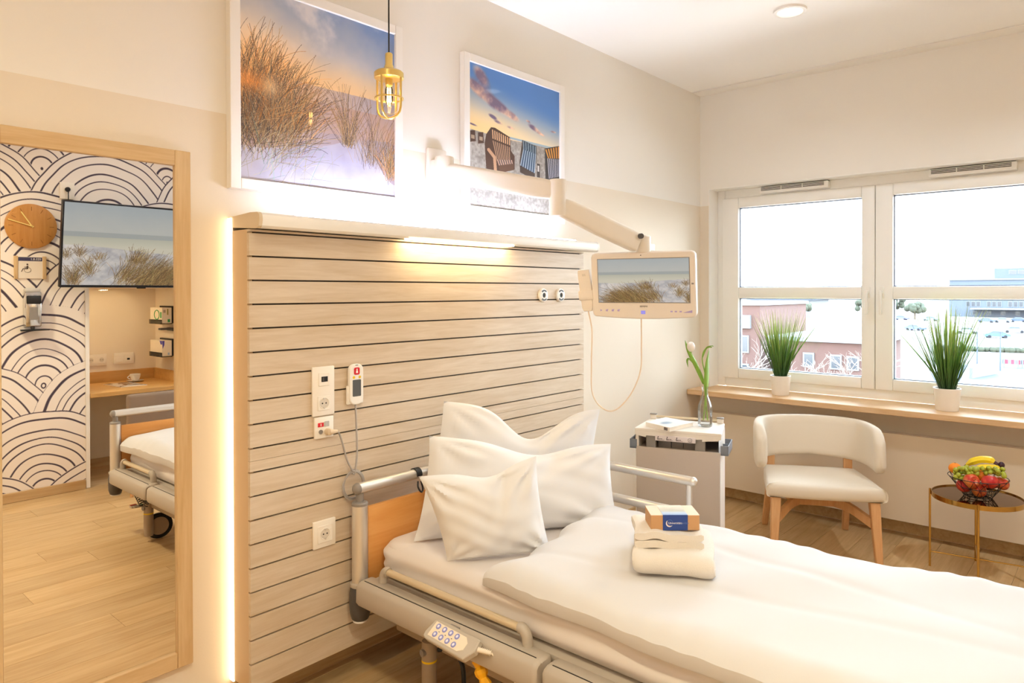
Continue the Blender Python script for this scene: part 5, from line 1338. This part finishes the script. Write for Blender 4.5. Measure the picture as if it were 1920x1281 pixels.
# ---------------------------------------------------------------- potted grasses on the sill
M_pot = mat('pot_ceramic', '#f3eee8', .35); M_soil = mat('pot_soil', '#4b3b2c', .95, bump=.6, bscale=120)
M_bl = [mat('blade_dark', '#3f5c26', .5), mat('blade_mid', '#5f8534', .45), mat('blade_light', '#a2bd4c', .5)]
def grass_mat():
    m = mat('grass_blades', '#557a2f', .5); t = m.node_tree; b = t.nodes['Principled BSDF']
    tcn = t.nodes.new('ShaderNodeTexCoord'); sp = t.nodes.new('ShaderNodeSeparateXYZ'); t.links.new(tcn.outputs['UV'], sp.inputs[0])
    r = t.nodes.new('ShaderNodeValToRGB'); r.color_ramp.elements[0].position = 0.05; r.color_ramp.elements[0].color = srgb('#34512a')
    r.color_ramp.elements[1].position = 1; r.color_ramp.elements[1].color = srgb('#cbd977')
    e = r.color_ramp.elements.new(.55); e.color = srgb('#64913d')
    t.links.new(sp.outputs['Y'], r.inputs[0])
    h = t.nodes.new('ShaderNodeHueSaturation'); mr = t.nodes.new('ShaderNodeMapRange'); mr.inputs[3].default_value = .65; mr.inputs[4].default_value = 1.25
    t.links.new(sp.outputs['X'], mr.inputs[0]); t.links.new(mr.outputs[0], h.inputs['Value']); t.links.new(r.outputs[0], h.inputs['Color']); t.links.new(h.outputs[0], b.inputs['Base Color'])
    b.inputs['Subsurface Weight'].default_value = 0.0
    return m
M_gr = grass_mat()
def grass_plant(x, y, label, seed, ht, spread, rt, extra=()):
    z0 = .7625; t = thing('potted_grass', label, 'plant', (x, y, z0), group='potted grasses on the sill')
    MB().lathe([(rt*.80, 0), (rt*.83, .003), (rt*.97, .118), (rt, .122), (rt, .128), (rt*.93, .128), (rt*.90, .110), (.001, .108)], (x, y, z0), 36, capb=True, capt=False).build('pot', M_pot, t, sharp=40)
    MB().lathe([(rt*.90, .1085), (.001, .112)], (x, y, z0), 24, capb=False, capt=False).build('soil', M_soil, t)
    rr = random.Random(seed); vs = []; fs = []; uvs = []
    def blade(px_, py_, an, L, tilt, curl, w):
        n = 7; c, s = math.cos(an), math.sin(an); p = Vector((px_, py_, z0+.110)); seg = L/n; th = tilt; b0_ = len(vs); ra = rr.random(); sa = rr.uniform(0, PI)
        side = Vector((math.cos(sa), math.sin(sa), 0))
        for i in range(n+1):
            f = i/n; ww = w*(1-f**2.5)*(.55+.45*min(1, f*4))/2+.0002
            vs.extend([p-side*ww, p+side*ww]); uvs.extend([(ra, f), (ra, f)])
            th += curl/n; p = p+Vector((c*math.sin(th), s*math.sin(th), math.cos(th)))*seg
        for i in range(n): fs.append((b0_+2*i, b0_+2*i+1, b0_+2*i+3, b0_+2*i+2))
    for i in range(330):
        a = rr.uniform(0, 2*PI); r_ = rt*.55*math.sqrt(rr.random()); f = rr.random()
        blade(x+r_*math.cos(a), y+r_*math.sin(a), a+rr.gauss(0, .35), ht*rr.uniform(.55, 1.04), spread*f*rr.uniform(.55, 1.1), rr.uniform(-.05, .22)*f, rr.uniform(.0030, .0062))
    for (an, L, tl) in extra: blade(x, y, an, L, tl, .12, .011)
    me = bpy.data.meshes.new('blades'); me.from_pydata([tuple(v-Vector((x, y, z0))) for v in vs], [], fs); uv = me.uv_layers.new(name='uv')
    li = np.zeros(len(me.loops), np.int32); me.loops.foreach_get('vertex_index', li); ua = np.array(uvs, np.float32)[li]; uv.data.foreach_set('uv', ua.ravel())
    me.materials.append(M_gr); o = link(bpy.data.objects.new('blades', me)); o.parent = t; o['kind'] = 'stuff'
grass_plant(4.640, -.598, 'potted grass in a white pot on the sill before the left window', 21, .46, .42, .064, extra=((-1.45, .47, .50), (1.7, .44, .30)))
grass_plant(4.655, -1.546, 'potted grass in a white pot on the sill before the right window', 33, .52, .40, .070, extra=((1.4, .46, .62), (-1.5, .5, .28)))
# the downlight that shows in the ceiling
dl = thing('ceiling_light', 'round white recessed ceiling downlight', 'light', (3.553, -1.049, CEIL-.012))
MB().lathe([(.058, CEIL-.004), (.062, CEIL-.012), (.078, CEIL-.010), (.080, CEIL-.0005)], (3.553, -1.049, 0), 36, capb=False, capt=False).build('trim_ring', M_white, dl)
MB().lathe([(.058, CEIL-.0035), (.001, CEIL-.0035)], (3.553, -1.049, 0), 30, capb=False, capt=False).build('lens', emis('downlight_lens', '#fff3e0', 4.0), dl)
# ================================================================ OPPOSITE WALL (seen in the mirror)
yw = YB+.0015
M_clk = wood('clock_oak', '#c88f4c', '#b57b3c', axis=2, scale=1.2)
M_hand = mat('clock_hand_gold', '#f6dc86', .4, .2)
ck = thing('wall_clock', 'round wooden wall clock with thin gold hands on the patterned wall', 'clock', (1.438, yw, 1.916))
T = frame((1.438, yw, 1.916), (-1, 0, 0), (0, 0, 1))
MB().lathe([(.150, 0), (.156, .002), (.156, .016), (.150, .020), (.0001, .020)], (0, 0, 0), 56, M=T, capt=False).build('face', M_clk, ck, sharp=40)
for k in range(12):
    a = k*PI/6; MB().box((-.002, .108, .0203), (.002, .136, .0207), M=T @ Matrix.Rotation(a, 4, 'Z')).build('hour_mark', mat('clock_mark', '#8f5d29', .5) if 'clock_mark' not in MATS else MATS['clock_mark'], ck)
def hand(nm, dx, dz, L, w, h):
    a = math.atan2(dz, -dx)   # world dx is mirrored in the local frame
    MB().box((-.012, -w, h), (L, w, h+.002), M=T @ Matrix.Rotation(a, 4, 'Z')).build(nm, M_hand, ck)
hand('minute_hand', -.141, .040, .145, .0030, .026); hand('hour_hand', -.064, .098, .115, .0036, .023)
MB().lathe([(.006, .020), (.006, .030)], (0, 0, 0), 14, M=T).build('hub', M_brass, ck)
sg = thing('room_sign', 'room number sign with a wheelchair symbol between two oak strips', 'sign', (1.431, yw, 1.55))
MB().box((1.337, yw, 1.549), (1.525, yw+.010, 1.702), r=.002, seg=1).build('plate', mat('sign_white', '#ece2d6', .35), sg)
for xa, xb in ((1.335, 1.358), (1.504, 1.527)): MB().box((xa, yw, 1.545), (xb, yw+.016, 1.706), r=.003).build('oak_strip', M_oakv, sg)
MB().box((1.360, yw+.010, 1.672), (1.502, yw+.0108, 1.698)).build('title_bar', mat('sign_navy', '#3c3a5c', .4), sg)
ST = frame((1.431, yw+.0112, 1.685), (-1, 0, 0), (0, 0, 1))
text('lettering', '025.8.1', .0215, ST @ Matrix.Translation((-.064, 0, 0)), M_plast, sg, align='LEFT')
WT = frame((1.431, yw+.0106, 1.61), (-1, 0, 0), (0, 0, 1))   # reader's right is -x
M_wsy = mat('symbol_brown', '#4c3b36', .5)
wc = MB()
wx_ = .020
wc.prism(circ(.0058, 14, wx_-.002, .038), 0, .0006, M=WT)
wc.prism([(wx_-.008, .028), (wx_+.002, .028), (wx_+.003, .006), (wx_-.006, .006)], 0, .0006, M=WT)
wc.prism([(wx_, .022), (wx_+.018, .020), (wx_+.018, .0165), (wx_, .0185)], 0, .0006, M=WT)
wc.prism([(wx_-.005, .010), (wx_+.024, .010), (wx_+.024, .005), (wx_-.005, .005)], 0, .0006, M=WT)
wc.prism([(wx_+.020, .010), (wx_+.025, .010), (wx_+.036, -.014), (wx_+.031, -.014)], 0, .0006, M=WT)
wc.tube([WT @ Vector((wx_-.003+.020*math.cos(2*PI*i/30), -.001+.018*math.sin(2*PI*i/30), .0004)) for i in range(30)], .0011, 5, closed=True)
wc.build('wheelchair_symbol', M_wsy, sg, clean=False)
dp = thing('soap_dispenser', 'chrome disinfectant dispenser with a black drip tray under the room sign', 'dispenser', (1.431, yw, 1.19))
MB().box((1.386, yw, 1.215), (1.480, yw+.075, 1.455), r=.006).build('body', M_chrome, dp)
MB().box((1.388, yw+.004, 1.455), (1.478, yw+.070, 1.482), r=.010).build('top', mat('dispenser_cap', '#c9c5c0', .4), dp)
MB().box((1.389, yw+.073, 1.372), (1.477, yw+.088, 1.430), r=.010).build('lever', M_black, dp)
MB().box((1.408, yw+.074, 1.262), (1.458, yw+.0775, 1.350), r=.002, seg=1).build('window', M_grey2, dp)
MB().lathe([(.010, 1.196), (.014, 1.204), (.012, 1.216)], (1.431, yw+.055, 0), 14).build('nozzle', M_dgrey, dp)
MB().prism([(1.37, yw+.001), (1.492, yw+.001), (1.520, yw+.10), (1.352, yw+.10)], 1.186, 1.194).build('drip_tray', M_black, dp)
# television
tv = thing('television', 'black framed wall television tilted forward showing windswept dune grass', 'television', (2.11, -3.40, 1.487))
tvx0, tvx1 = 1.567, 2.662
VT = frame((1.567, -3.340, 1.487), (1, 0, 0), (0, .093, .608))       # x right in world, y up the panel, z out of the wall
VT = Matrix(((1, 0, 0, 1.567), (0, .1512, -.9885, -3.340), (0, .9885, .1512, 1.487), (0, 0, 0, 1)))  # local z points back to the wall
H_ = .615; W_ = tvx1-tvx0
MB().box((0, 0, .0), (W_, H_, .035), r=.003, seg=1, M=VT).build('case', mat('tv_black', '#15161f', .35), tv)
tq = quad_uv('screen', [VT @ Vector(p) for p in ((W_-.012, .018, -.001), (.012, .018, -.001), (.012, H_-.012, -.001), (W_-.012, H_-.012, -.001))], M_scr, tv)
MB().box((W_*.5-.03, -.008, .005), (W_*.5+.03, .002, .02), M=VT).build('sensor', M_black, tv)
MB().box((1.95, YB+.002, 1.68), (2.28, YB+.03, 1.96), r=.004).box((2.05, YB+.025, 1.74), (2.18, -3.345, 1.80), r=.004).build('wall_mount', M_black, tv, clean=False)
so4 = thing('socket_plate', 'white socket plate with a black plug above the television corner', 'socket', (1.66, yw, 2.135))
MB().box((1.614, yw, 2.128), (1.709, yw+.010, 2.248), r=.003).build('plate', M_sock, so4)
MB().lathe([(.021, 0), (.021, .002), (.0001, .002)], (0, 0, 0), 20, M=frame((1.661, yw+.010, 2.195), (-1, 0, 0), (0, 0, 1)), capb=False, capt=False).build('recess', M_sock, so4)
pw = thing('power_plug', 'black plug and short cable in the socket above the television', 'plug', (1.661, yw+.01, 2.195))
MB().lathe([(.017, 0), (.017, .015), (.012, .022), (.001, .024)], (0, 0, 0), 18, M=frame((1.661, yw+.0125, 2.197), (-1, 0, 0), (0, 0, 1)), capt=False).build('body', M_black, pw)
MB().tube(smoothpath([(1.661, yw+.026, 2.195), (1.662, yw+.030, 2.16), (1.662, yw+.03, 2.10), (1.665, yw+.03, 2.02)], 4), .0035, 7).build('cable', M_black, pw)
# desk niche
M_desk = wood('desk_oak', '#cda062', '#b78848', axis=0, scale=1.0)
dk = thing('desk', 'oak built in desk top with upstands in the niche below the television', 'desk', (2.165, -3.8, .67))
MB().box((NX0+.003, NYB+.002, .668), (NX1-.003, -3.47, .700), r=.002, seg=1).build('top', M_desk, dk)
MB().box((NX0+.003, NYB+.002, .700), (NX1-.022, NYB+.020, .790), r=.001, seg=1).build('upstand', M_desk, dk)
MB().box((NX1-.021, NYB+.002, .700), (NX1-.003, -3.52, .790), r=.001, seg=1).build('upstand', M_desk, dk)
for n_, (xa, xb), lb in (('socket_plate', (1.975, 2.134), 'white double power socket plate at the left on the niche wall'), ('socket_plate', (2.189, 2.347), 'white plate with a blank key and a data port on the niche wall')):
    s_ = thing(n_, lb, 'socket', ((xa+xb)/2, NYB, .84))
    MB().box((xa, NYB+.001, .842), (xb, NYB+.011, .936), r=.003).build('plate', M_sock, s_)
    if xa < 2.1:
        for q in (.25, .75): schuko(s_, (xa+(xb-xa)*q, NYB+.011, .889), (0, 1, 0), .056, (-1, 0, 0))
    else:
        MB().box((xa+.016, NYB+.011, .860), (xa+.072, NYB+.014, .918), r=.002, seg=1).build('blank_key', M_sock, s_)
        i_ = MB().box((xa+.084, NYB+.011, .860), (xa+.142, NYB+.014, .918), r=.002, seg=1).build('insert', M_sock, s_)
        MB().box((xa+.102, NYB+.0138, .874), (xa+.124, NYB+.0146, .890)).build('data_port', M_black, i_)
# glove box rack on the right niche wall
M_acr = clearglass('smoked_acrylic', (.62, .55, .46), 1.0)
rk_ = thing('wall_rack', 'dark wall rack with smoked clear trays holding glove boxes on the niche side wall', 'rack', (NX1-.03, -3.86, .9))
for za, zb in ((1.190, 1.335), (.915, 1.058)):
    MB().box((NX1-.024, -4.00, za), (NX1-.001, -3.742, zb), r=.002, seg=1).build('back_plate', M_black, rk_)
    MB().box((NX1-.108, -4.00, za-.006), (NX1-.024, -3.742, za)).box((NX1-.111, -4.00, za-.006), (NX1-.108, -3.742, za+.032)).build('tray', M_acr, rk_, clean=False)
MB().box((NX1-.022, -3.86, 1.125), (NX1-.001, -3.742, 1.152), r=.002, seg=1).box((NX1-.115, -3.80, 1.135), (NX1-.022, -3.745, 1.152), r=.002, seg=1).build('crossbar', M_dgrey, rk_)
M_bxw = mat('box_white', '#eee4d2', .5); M_grn = mat('print_green', '#2f9a57', .5); M_vio = mat('print_violet', '#4a3fa8', .5); M_olive = mat('print_olive', '#a39a5a', .5)
xa_, xb_ = NX1-.103, NX1-.026
def gbox(lb, z0, z1):
    t = thing('glove_box', lb, 'box', ((xa_+xb_)/2, -3.87, z0)); MB().box((xa_, -3.995, z0), (xb_, -3.750, z1), r=.001, seg=1).build('carton', M_bxw, t); return t
g1 = gbox('white glove box with a green ring print in the upper rack tray', 1.191, 1.322)
MB().tube([(xa_-.0006, -3.855+.050*math.cos(2*PI*k/24), 1.262+.038*math.sin(2*PI*k/24)) for k in range(24)], .004, 5, closed=True).build('ring_print', M_grn, g1)
MB().box((xa_-.001, -3.790, 1.236), (xa_, -3.762, 1.286)).build('label_print', M_grn, g1)
ye = -3.750
MB().box((xa_+.040, ye, 1.262), (xa_+.050, ye+.001, 1.312)).build('olive_print', M_olive, g1)
MB().box((xa_+.044, ye, 1.200), (xa_+.064, ye+.001, 1.226)).build('green_print', M_grn, g1)
MB().box((xa_+.010, ye, 1.280), (xa_+.028, ye+.001, 1.304)).build('grey_print', M_grey, g1)
g3 = gbox('white glove box with a violet shape in the lower rack tray', .916, 1.046)
MB().prism([(0, 0), (.05, -.0), (.05, -.03), (.02, -.03)], 0, .0012, M=frame((xa_-.0002, -3.802, 1.045), (0, 1, 0), (0, 0, 1)) @ Matrix.Translation((0, 0, -.0012))).build('violet_print', M_vio, g3)
MB().prism([(0, 0), (.018, 0), (.016, -.035), (.002, -.068)], 0, .0012, M=frame((xa_, ye+.0012, 1.045), (1, 0, 0), (0, 0, 1))).build('violet_print', M_vio, g3)
MB().box((xa_+.044, ye, .925), (xa_+.058, ye+.001, .945)).build('blue_print', mat('print_blue', '#9fb6cf', .5), g3)
cu = thing('coffee_cup', 'white coffee cup on its saucer on the desk in the niche', 'cup', (2.30, -3.985, .7005))
c0 = (2.30, -3.985, .7085)
MB().lathe([(.020, .0), (.024, .002), (.032, .015), (.040, .040), (.042, .055), (.0395, .055), (.037, .040), (.029, .016), (.001, .008)], c0, 28, capb=True, capt=False).build('bowl', M_plast, cu)
MB().tube([(2.30-.038-.022*math.sin(PI*k/9), -3.985, .7085+.046-.030*k/9) for k in range(10)], .0038, 8).build('handle', M_plast, cu)
MB().lathe([(.001, .001), (.035, .001), (.064, .0095), (.066, .011), (.060, .010), (.034, .005), (.001, .004)], (2.30, -3.985, .7008), 30, capb=False, capt=False).build('saucer', M_plast, cu)
mgi = mixc(s3('#5b5560'), s3('#c9b9a4'), fbm(90, 70, 4, 61)); mgi = mixc(mgi, s3('#e9e2d8'), (fbm(90, 70, 3, 62) > .56).astype(np.float32))
mg = thing('magazine', 'glossy magazine lying in front of the cup on the niche desk', 'magazine', (2.14, -3.80, .7005))
mp_ = [Vector((2.045, -3.955, .7010)), Vector((2.075, -3.665, .7010)), Vector((2.270, -3.655, .7010)), Vector((2.245, -3.945, .7010))]
mp_ = mp_[::-1]
slab(mp_, .0045).build('pages', M_page, mg)
quad_uv('cover', [q+Vector((0, 0, .0049)) for q in (mp_[1], mp_[0], mp_[3], mp_[2])], image_mat('magazine_cover', mgi, rough=.15), mg)
# desk chair with its back towards the bed
dc = thing('desk_chair', 'grey brown padded desk chair in front of the niche desk', 'chair', (2.14, -3.15, 0))
M_dch = mat('desk_chair_fabric', '#8a7766', .85, bump=.2, bscale=500)
MB().box((1.865, -2.985, .43), (2.42, -2.935, .735), r=.03, seg=4).build('backrest', M_dch, dc)
MB().box((1.90, -3.40, .40), (2.39, -2.975, .455), r=.025, seg=3).build('seat', M_dch, dc)
for x in (1.93, 2.36):
    for y in (-3.36, -3.0): MB().tube([(x, y, .405), (x+(.02 if x > 2 else -.02), y, 0)], [.016, .011], 12).build('leg', M_chwood, dc)
# ================================================================ OUTSIDE THE WINDOW (a few storeys below)
GZ = -8.0
M_gnd = mat('outside_pale_ground', '#6b6864', .9, var=.15, vscale=.05); M_asph_shade = mat('outside_shaded_asphalt', '#39424f', .8, var=.2, vscale=.3)
M_brick = mat('outside_brick', '#5e4640', .9, bump=.2, bscale=6, var=.2, vscale=1.5); M_conc = mat('outside_concrete', '#545c68', .8, var=.08, vscale=.2); M_pale = mat('outside_pale_render', '#6d6f72', .8)
M_owin = mat('outside_window_glass', '#232c36', .15, spec=.8); M_ofr = mat('outside_window_frame', '#6f7377', .6)
gd = struct(MB().box((24, -260, GZ-.5), (900, 620, GZ)).build('ground', M_gnd))
rd = MB().prism([(66, 1), (66, 16), (76, 14.5), (101, 14.2), (118, 8), (106, 1)], GZ, GZ+.05).build('shaded_asphalt_yard', M_asph_shade, gd)  # blue shade on the road, painted into a darker asphalt slab
lot = MB().box((150, -30, GZ), (285, 75, GZ+.04)).build('parking_lot', mat('outside_lot', '#625f5c', .9), gd)
def building(name, label, boxes, mats, loc):
    t = thing(name, label, 'building', loc)
    for n, a, b, m in boxes: MB().box(a, b).build(n, m, t)
    return t
def owin(t, x, ya, yb, za, zb):
    f = MB().box((x-.12, ya, za), (x+.05, yb, zb)).build('window', M_ofr, t)
    MB().box((x-.14, ya+.12, za+.12), (x-.10, yb-.12, zb-.12)).build('pane', M_owin, f)
b1 = building('brick_house', 'red brick house with two dark windows and a flat pale roof below the left window', [('wall', (60, 13.2, GZ), (71, 19.2, -2.75), M_brick), ('flat_roof', (59.6, 12.4, -2.75), (71.4, 21.0, -2.40), M_pale), ('plinth', (59.85, 13.1, GZ), (60, 19.3, -5.55), M_conc), ('roof_house', (64, 15.2, -2.4), (69, 18.2, -1.2), mat('outside_green_grey', '#7f8b7c', .8))], None, (65, 16, GZ))
owin(b1, 60, 15.05, 15.95, -4.95, -3.75); owin(b1, 60, 13.75, 14.65, -4.95, -3.80); owin(b1, 60, 17.2, 18.1, -4.9, -3.7)
b2 = building('brick_tower', 'tall pale red brick block at the left edge of the left window', [('wall', (62, 22.6, GZ), (74, 31, .15), M_brick), ('parapet', (61.8, 22.4, .15), (74.2, 31.2, .45), M_pale), ('white_band', (61.7, 23.4, -1.95), (62.0, 30, -.75), M_pale)], None, (68, 27, GZ))
for k in range(3): owin(b2, 62, 23.6+k*2.1, 25.0+k*2.1, -4.2, -2.6); owin(b2, 62, 23.6+k*2.1, 25.0+k*2.1, -6.8, -5.2)
b3 = building('office_block', 'long pale blue office block with rows of windows on the skyline of the right window', [('wall', (300, -25, GZ), (325, 47.3, 5.2), M_conc), ('upper_storey', (303, -25, 5.2), (322, 33.9, 9.4), M_conc), ('roof_edge', (299.6, -25, 5.2), (325.4, 47.6, 5.7), M_pale), ('canopy', (294, -25, -5.3), (300, 40, -4.8), M_pale)], None, (312, 10, GZ))
for k in range(15):
    y = 42.0-k*1.55-(k//3)*1.6; owin(b3, 300, y-1.3, y, -4.4, -2.4)
for k in range(8): y = 40-k*4.2; owin(b3, 300, y-1.4, y, -7.3, -5.9)
for y in (27, 29.6): owin(b3, 303, y-2.2, y, 7.2, 8.6)
for k in range(6): owin(b3, 300, 45-k*5-1.6, 45-k*5, 1.6, 2.9)
b4 = building('distant_hall', 'low pale hall far off behind the car park in the left window', [('wall', (255, 82, GZ), (275, 104, -1.8), M_pale), ('roof', (254, 81, -1.8), (276, 105, -1.2), M_conc)], None, (265, 93, GZ))
for k in range(4): owin(b4, 255, 85+k*4.4, 88+k*4.4, -5.5, -3.5)
def crown_tree(x, y, h, r, label, seed):
    t = thing('tree', label, 'tree', (x, y, GZ), group='trees behind the car park'); rr = random.Random(seed)
    MB().tube([(x, y, GZ), (x+.2, y, GZ+h*.5)], [.35, .2], 8).build('trunk', MATS.get('outside_bark') or mat('outside_bark', '#6e6258', .9), t)
    b = MB()
    for k in range(26):
        a = rr.uniform(0, 2*PI); q = rr.random()**.5; b.sphere((x+r*.8*q*math.cos(a), y+r*.8*q*math.sin(a), GZ+h*rr.uniform(.45, .95)), r*rr.uniform(.2, .38), 7, 5)
    o = b.build('crown', MATS.get('outside_leaf') or mat('outside_leaf', '#42473a', .9), t); o['kind'] = 'stuff'
for i, (x, y, h, lb) in enumerate(((262, 66, 6.0, 'dull green tree at the left edge of the right window view'), (268, 58, 7.2, 'taller dull green tree second from the left in the right window view'), (258, 50, 5.4, 'low dull green tree just left of the long office block'), (240, 80, 5.2, 'dull green tree seen at the right side of the left window'))):
    crown_tree(x, y, h, 3.2, lb, i)
def bare_tree(x, y, h, label, seed):
    t = thing('bare_tree', label, 'tree', (x, y, GZ), group=None); rr = random.Random(seed); m = MATS.get('outside_pale_bark') or mat('outside_pale_bark', '#7a6f68', .9)
    tr = MB().tube([(x, y, GZ), (x+.1, y+.1, GZ+h*.35), (x-.05, y+.15, GZ+h*.62)], [.16, .13, .08], 8).build('trunk', m, t); b = MB()
    def grow(p, d, l, r, n):
        q = p+d*l; mid = p+d*l*.5+Vector((rr.uniform(-.1, .1), rr.uniform(-.1, .1), .05))*l; b.tube([p, mid, q], [r, r*.8, r*.6], 4)
        if n:
            for k in range(3): grow(q if k else mid, (d+Vector((rr.uniform(-.8, .8), rr.uniform(-.8, .8), rr.uniform(-.25, .5)))).normalized(), l*rr.uniform(.6, .85), r*.6, n-1)
    for k in range(6):
        a = k*1.05+rr.uniform(-.3, .3); grow(Vector((x, y+.1, GZ+h*(.3+.055*k))), Vector((math.cos(a)*.8, math.sin(a)*.8, .75)).normalized(), h*.2, .06, 3)
    o = b.build('branches', m, t); o['kind'] = 'stuff'
bare_tree(42, 8.95, 6.9, 'bare pale tree before the brick house at the right of the left window', 2)
bare_tree(44, 13.4, 5.6, 'bare pale tree in front of the brick house behind the left potted grass', 5)
bare_tree(48, 17.6, 6.6, 'bare pale tree in front of the brick tower at the left of the left window', 9)
M_tyr = mat('outside_tyre', '#22242a', .8)
def car(x, y, col, label, head=1.57, group=None):
    t = thing('car', label, 'car', (x, y, GZ), head, group=group); m = mat('car_paint_'+col[1:], col, .3, .2)
    P = [(-2.15, .35), (-2.2, .75), (-1.5, .95), (-.75, 1.42), (.75, 1.45), (1.55, .98), (2.1, .85), (2.15, .35)]
    b = MB(); n = len(P); vs = [(px_, s*(.88 if pz < 1 else .70), pz) for s in (-1, 1) for px_, pz in P]
    b.add(vs, [tuple(range(n)), tuple(range(2*n-1, n-1, -1))]+[(i, (i+1) % n, n+(i+1) % n, n+i) for i in range(n)], False); b.build('body', m, t, world=False)
    for s in (-1, 1):
        MB().add([(px_, s*(.885 if pz < 1.05 else .745), pz) for px_, pz in ((-1.25, 1.0), (-.7, 1.36), (.7, 1.38), (1.3, 1.02))], [(0, 1, 2, 3)]).build('side_window', M_owin, t, world=False)
        for wx_ in (-1.3, 1.35): MB().lathe([(.32, -.1), (.32, .1)], (0, 0, 0), 12, M=frame((wx_, s*.80, .32), (1, 0, 0), (0, 0, 1))).build('wheel', M_tyr, t, world=False)
    MB().add([(1.0, -.6, 1.30), (1.0, .6, 1.30), (1.56, .74, 1.0), (1.56, -.74, 1.0)], [(0, 1, 2, 3)]).build('windscreen', M_owin, t, world=False)
cars = [(167.6, 17.3, '#3b5f96', 'blue car alone in the middle of the car park', 1.9), (190, 16.6, '#7f8fa8', 'light blue car at the right edge of the right window', 1.7), (187, 35.5, '#4a5a8c', 'dark blue car left of the right potted grass', 1.2), (252, 52.7, '#4c4f86', 'violet blue car far off at the left of the right window', 1.5), (249, 43.8, '#5b6a78', 'grey blue car far off above the right potted grass', 1.5), (180, 24.0, '#8a9bb5', 'silver blue car just right of the right potted grass', 1.6), (246, 29.0, '#3e4a62', 'navy car in the far row before the office block', 1.57), (249, 25.4, '#64748c', 'steel grey car in the far row before the office block', 1.57), (255, 22.2, '#2f3f5c', 'dark car at the right end of the far row', 1.57), (151, 63, '#8c3f4e', 'dull red car seen at the right side of the left window', 1.2)]
for x, y, c, lb, hd_ in cars: car(x, y, c, lb, hd_)
# pale ramp, striped barriers and posts in the yard
rp = thing('ramp_wall', 'pale sloping ramp wall in the blue shaded yard below the right window', 'wall', (92, 9.6, GZ))
MB().prism([(-3.4, 0), (3.2, 0), (3.2, 2.0), (-3.4, 1.1)], -.15, .15, M=frame((92, 9.6, GZ+.05), (.75, .66, 0) if False else (.93, -.2, 0), (0, 0, 1))).build('slab', M_pale, rp)
M_rw = mat('barrier_red', '#b8384a', .5)
for i, (x, y, lb) in enumerate(((104.2, 8.4, 'red and white striped barrier left of two below the right window'), (104.6, 6.6, 'red and white striped barrier at the right edge of the yard'))):
    t = thing('road_barrier', lb, 'barrier', (x, y, GZ), group='striped barriers in the yard')
    for s in (-.7, .7): MB().box((x-.25, y+s-.06, GZ+.05), (x+.25, y+s+.06, GZ+1.1)).build('foot', M_pale, t)
    for k in range(6): MB().box((x-.08, y-.9+k*.3, GZ+.45), (x+.08, y-.6+k*.3, GZ+1.0)).build('stripe', M_rw if k % 2 == 0 else M_pale, t)
for x, y, lb in ((97, 10.9, 'thin grey lamp post left of the pair in the yard below the right window'), (99, 8.9, 'thin grey lamp post right of the pair in the yard below the right window')):
    t = thing('lamp_post', lb, 'lamp post', (x, y, GZ), group='lamp posts in the yard')
    MB().tube([(x, y, GZ), (x, y, GZ+4.6)], [.09, .06], 8).build('pole', M_conc, t); MB().box((x-.5, y-.1, GZ+4.55), (x+.1, y+.1, GZ+4.68), r=.03).build('lamp_head', M_conc, t)
hg = MB()
rr = random.Random(5)
for k in range(60): hg.sphere((128+rr.uniform(-.6, .6)+k*.05, 20-k*.22, GZ+.35), rr.uniform(.3, .55), 6, 4)
tag(hg.build('hedge', MATS['outside_leaf']), 'low clipped hedge line along the car park', 'hedge', kind='stuff')
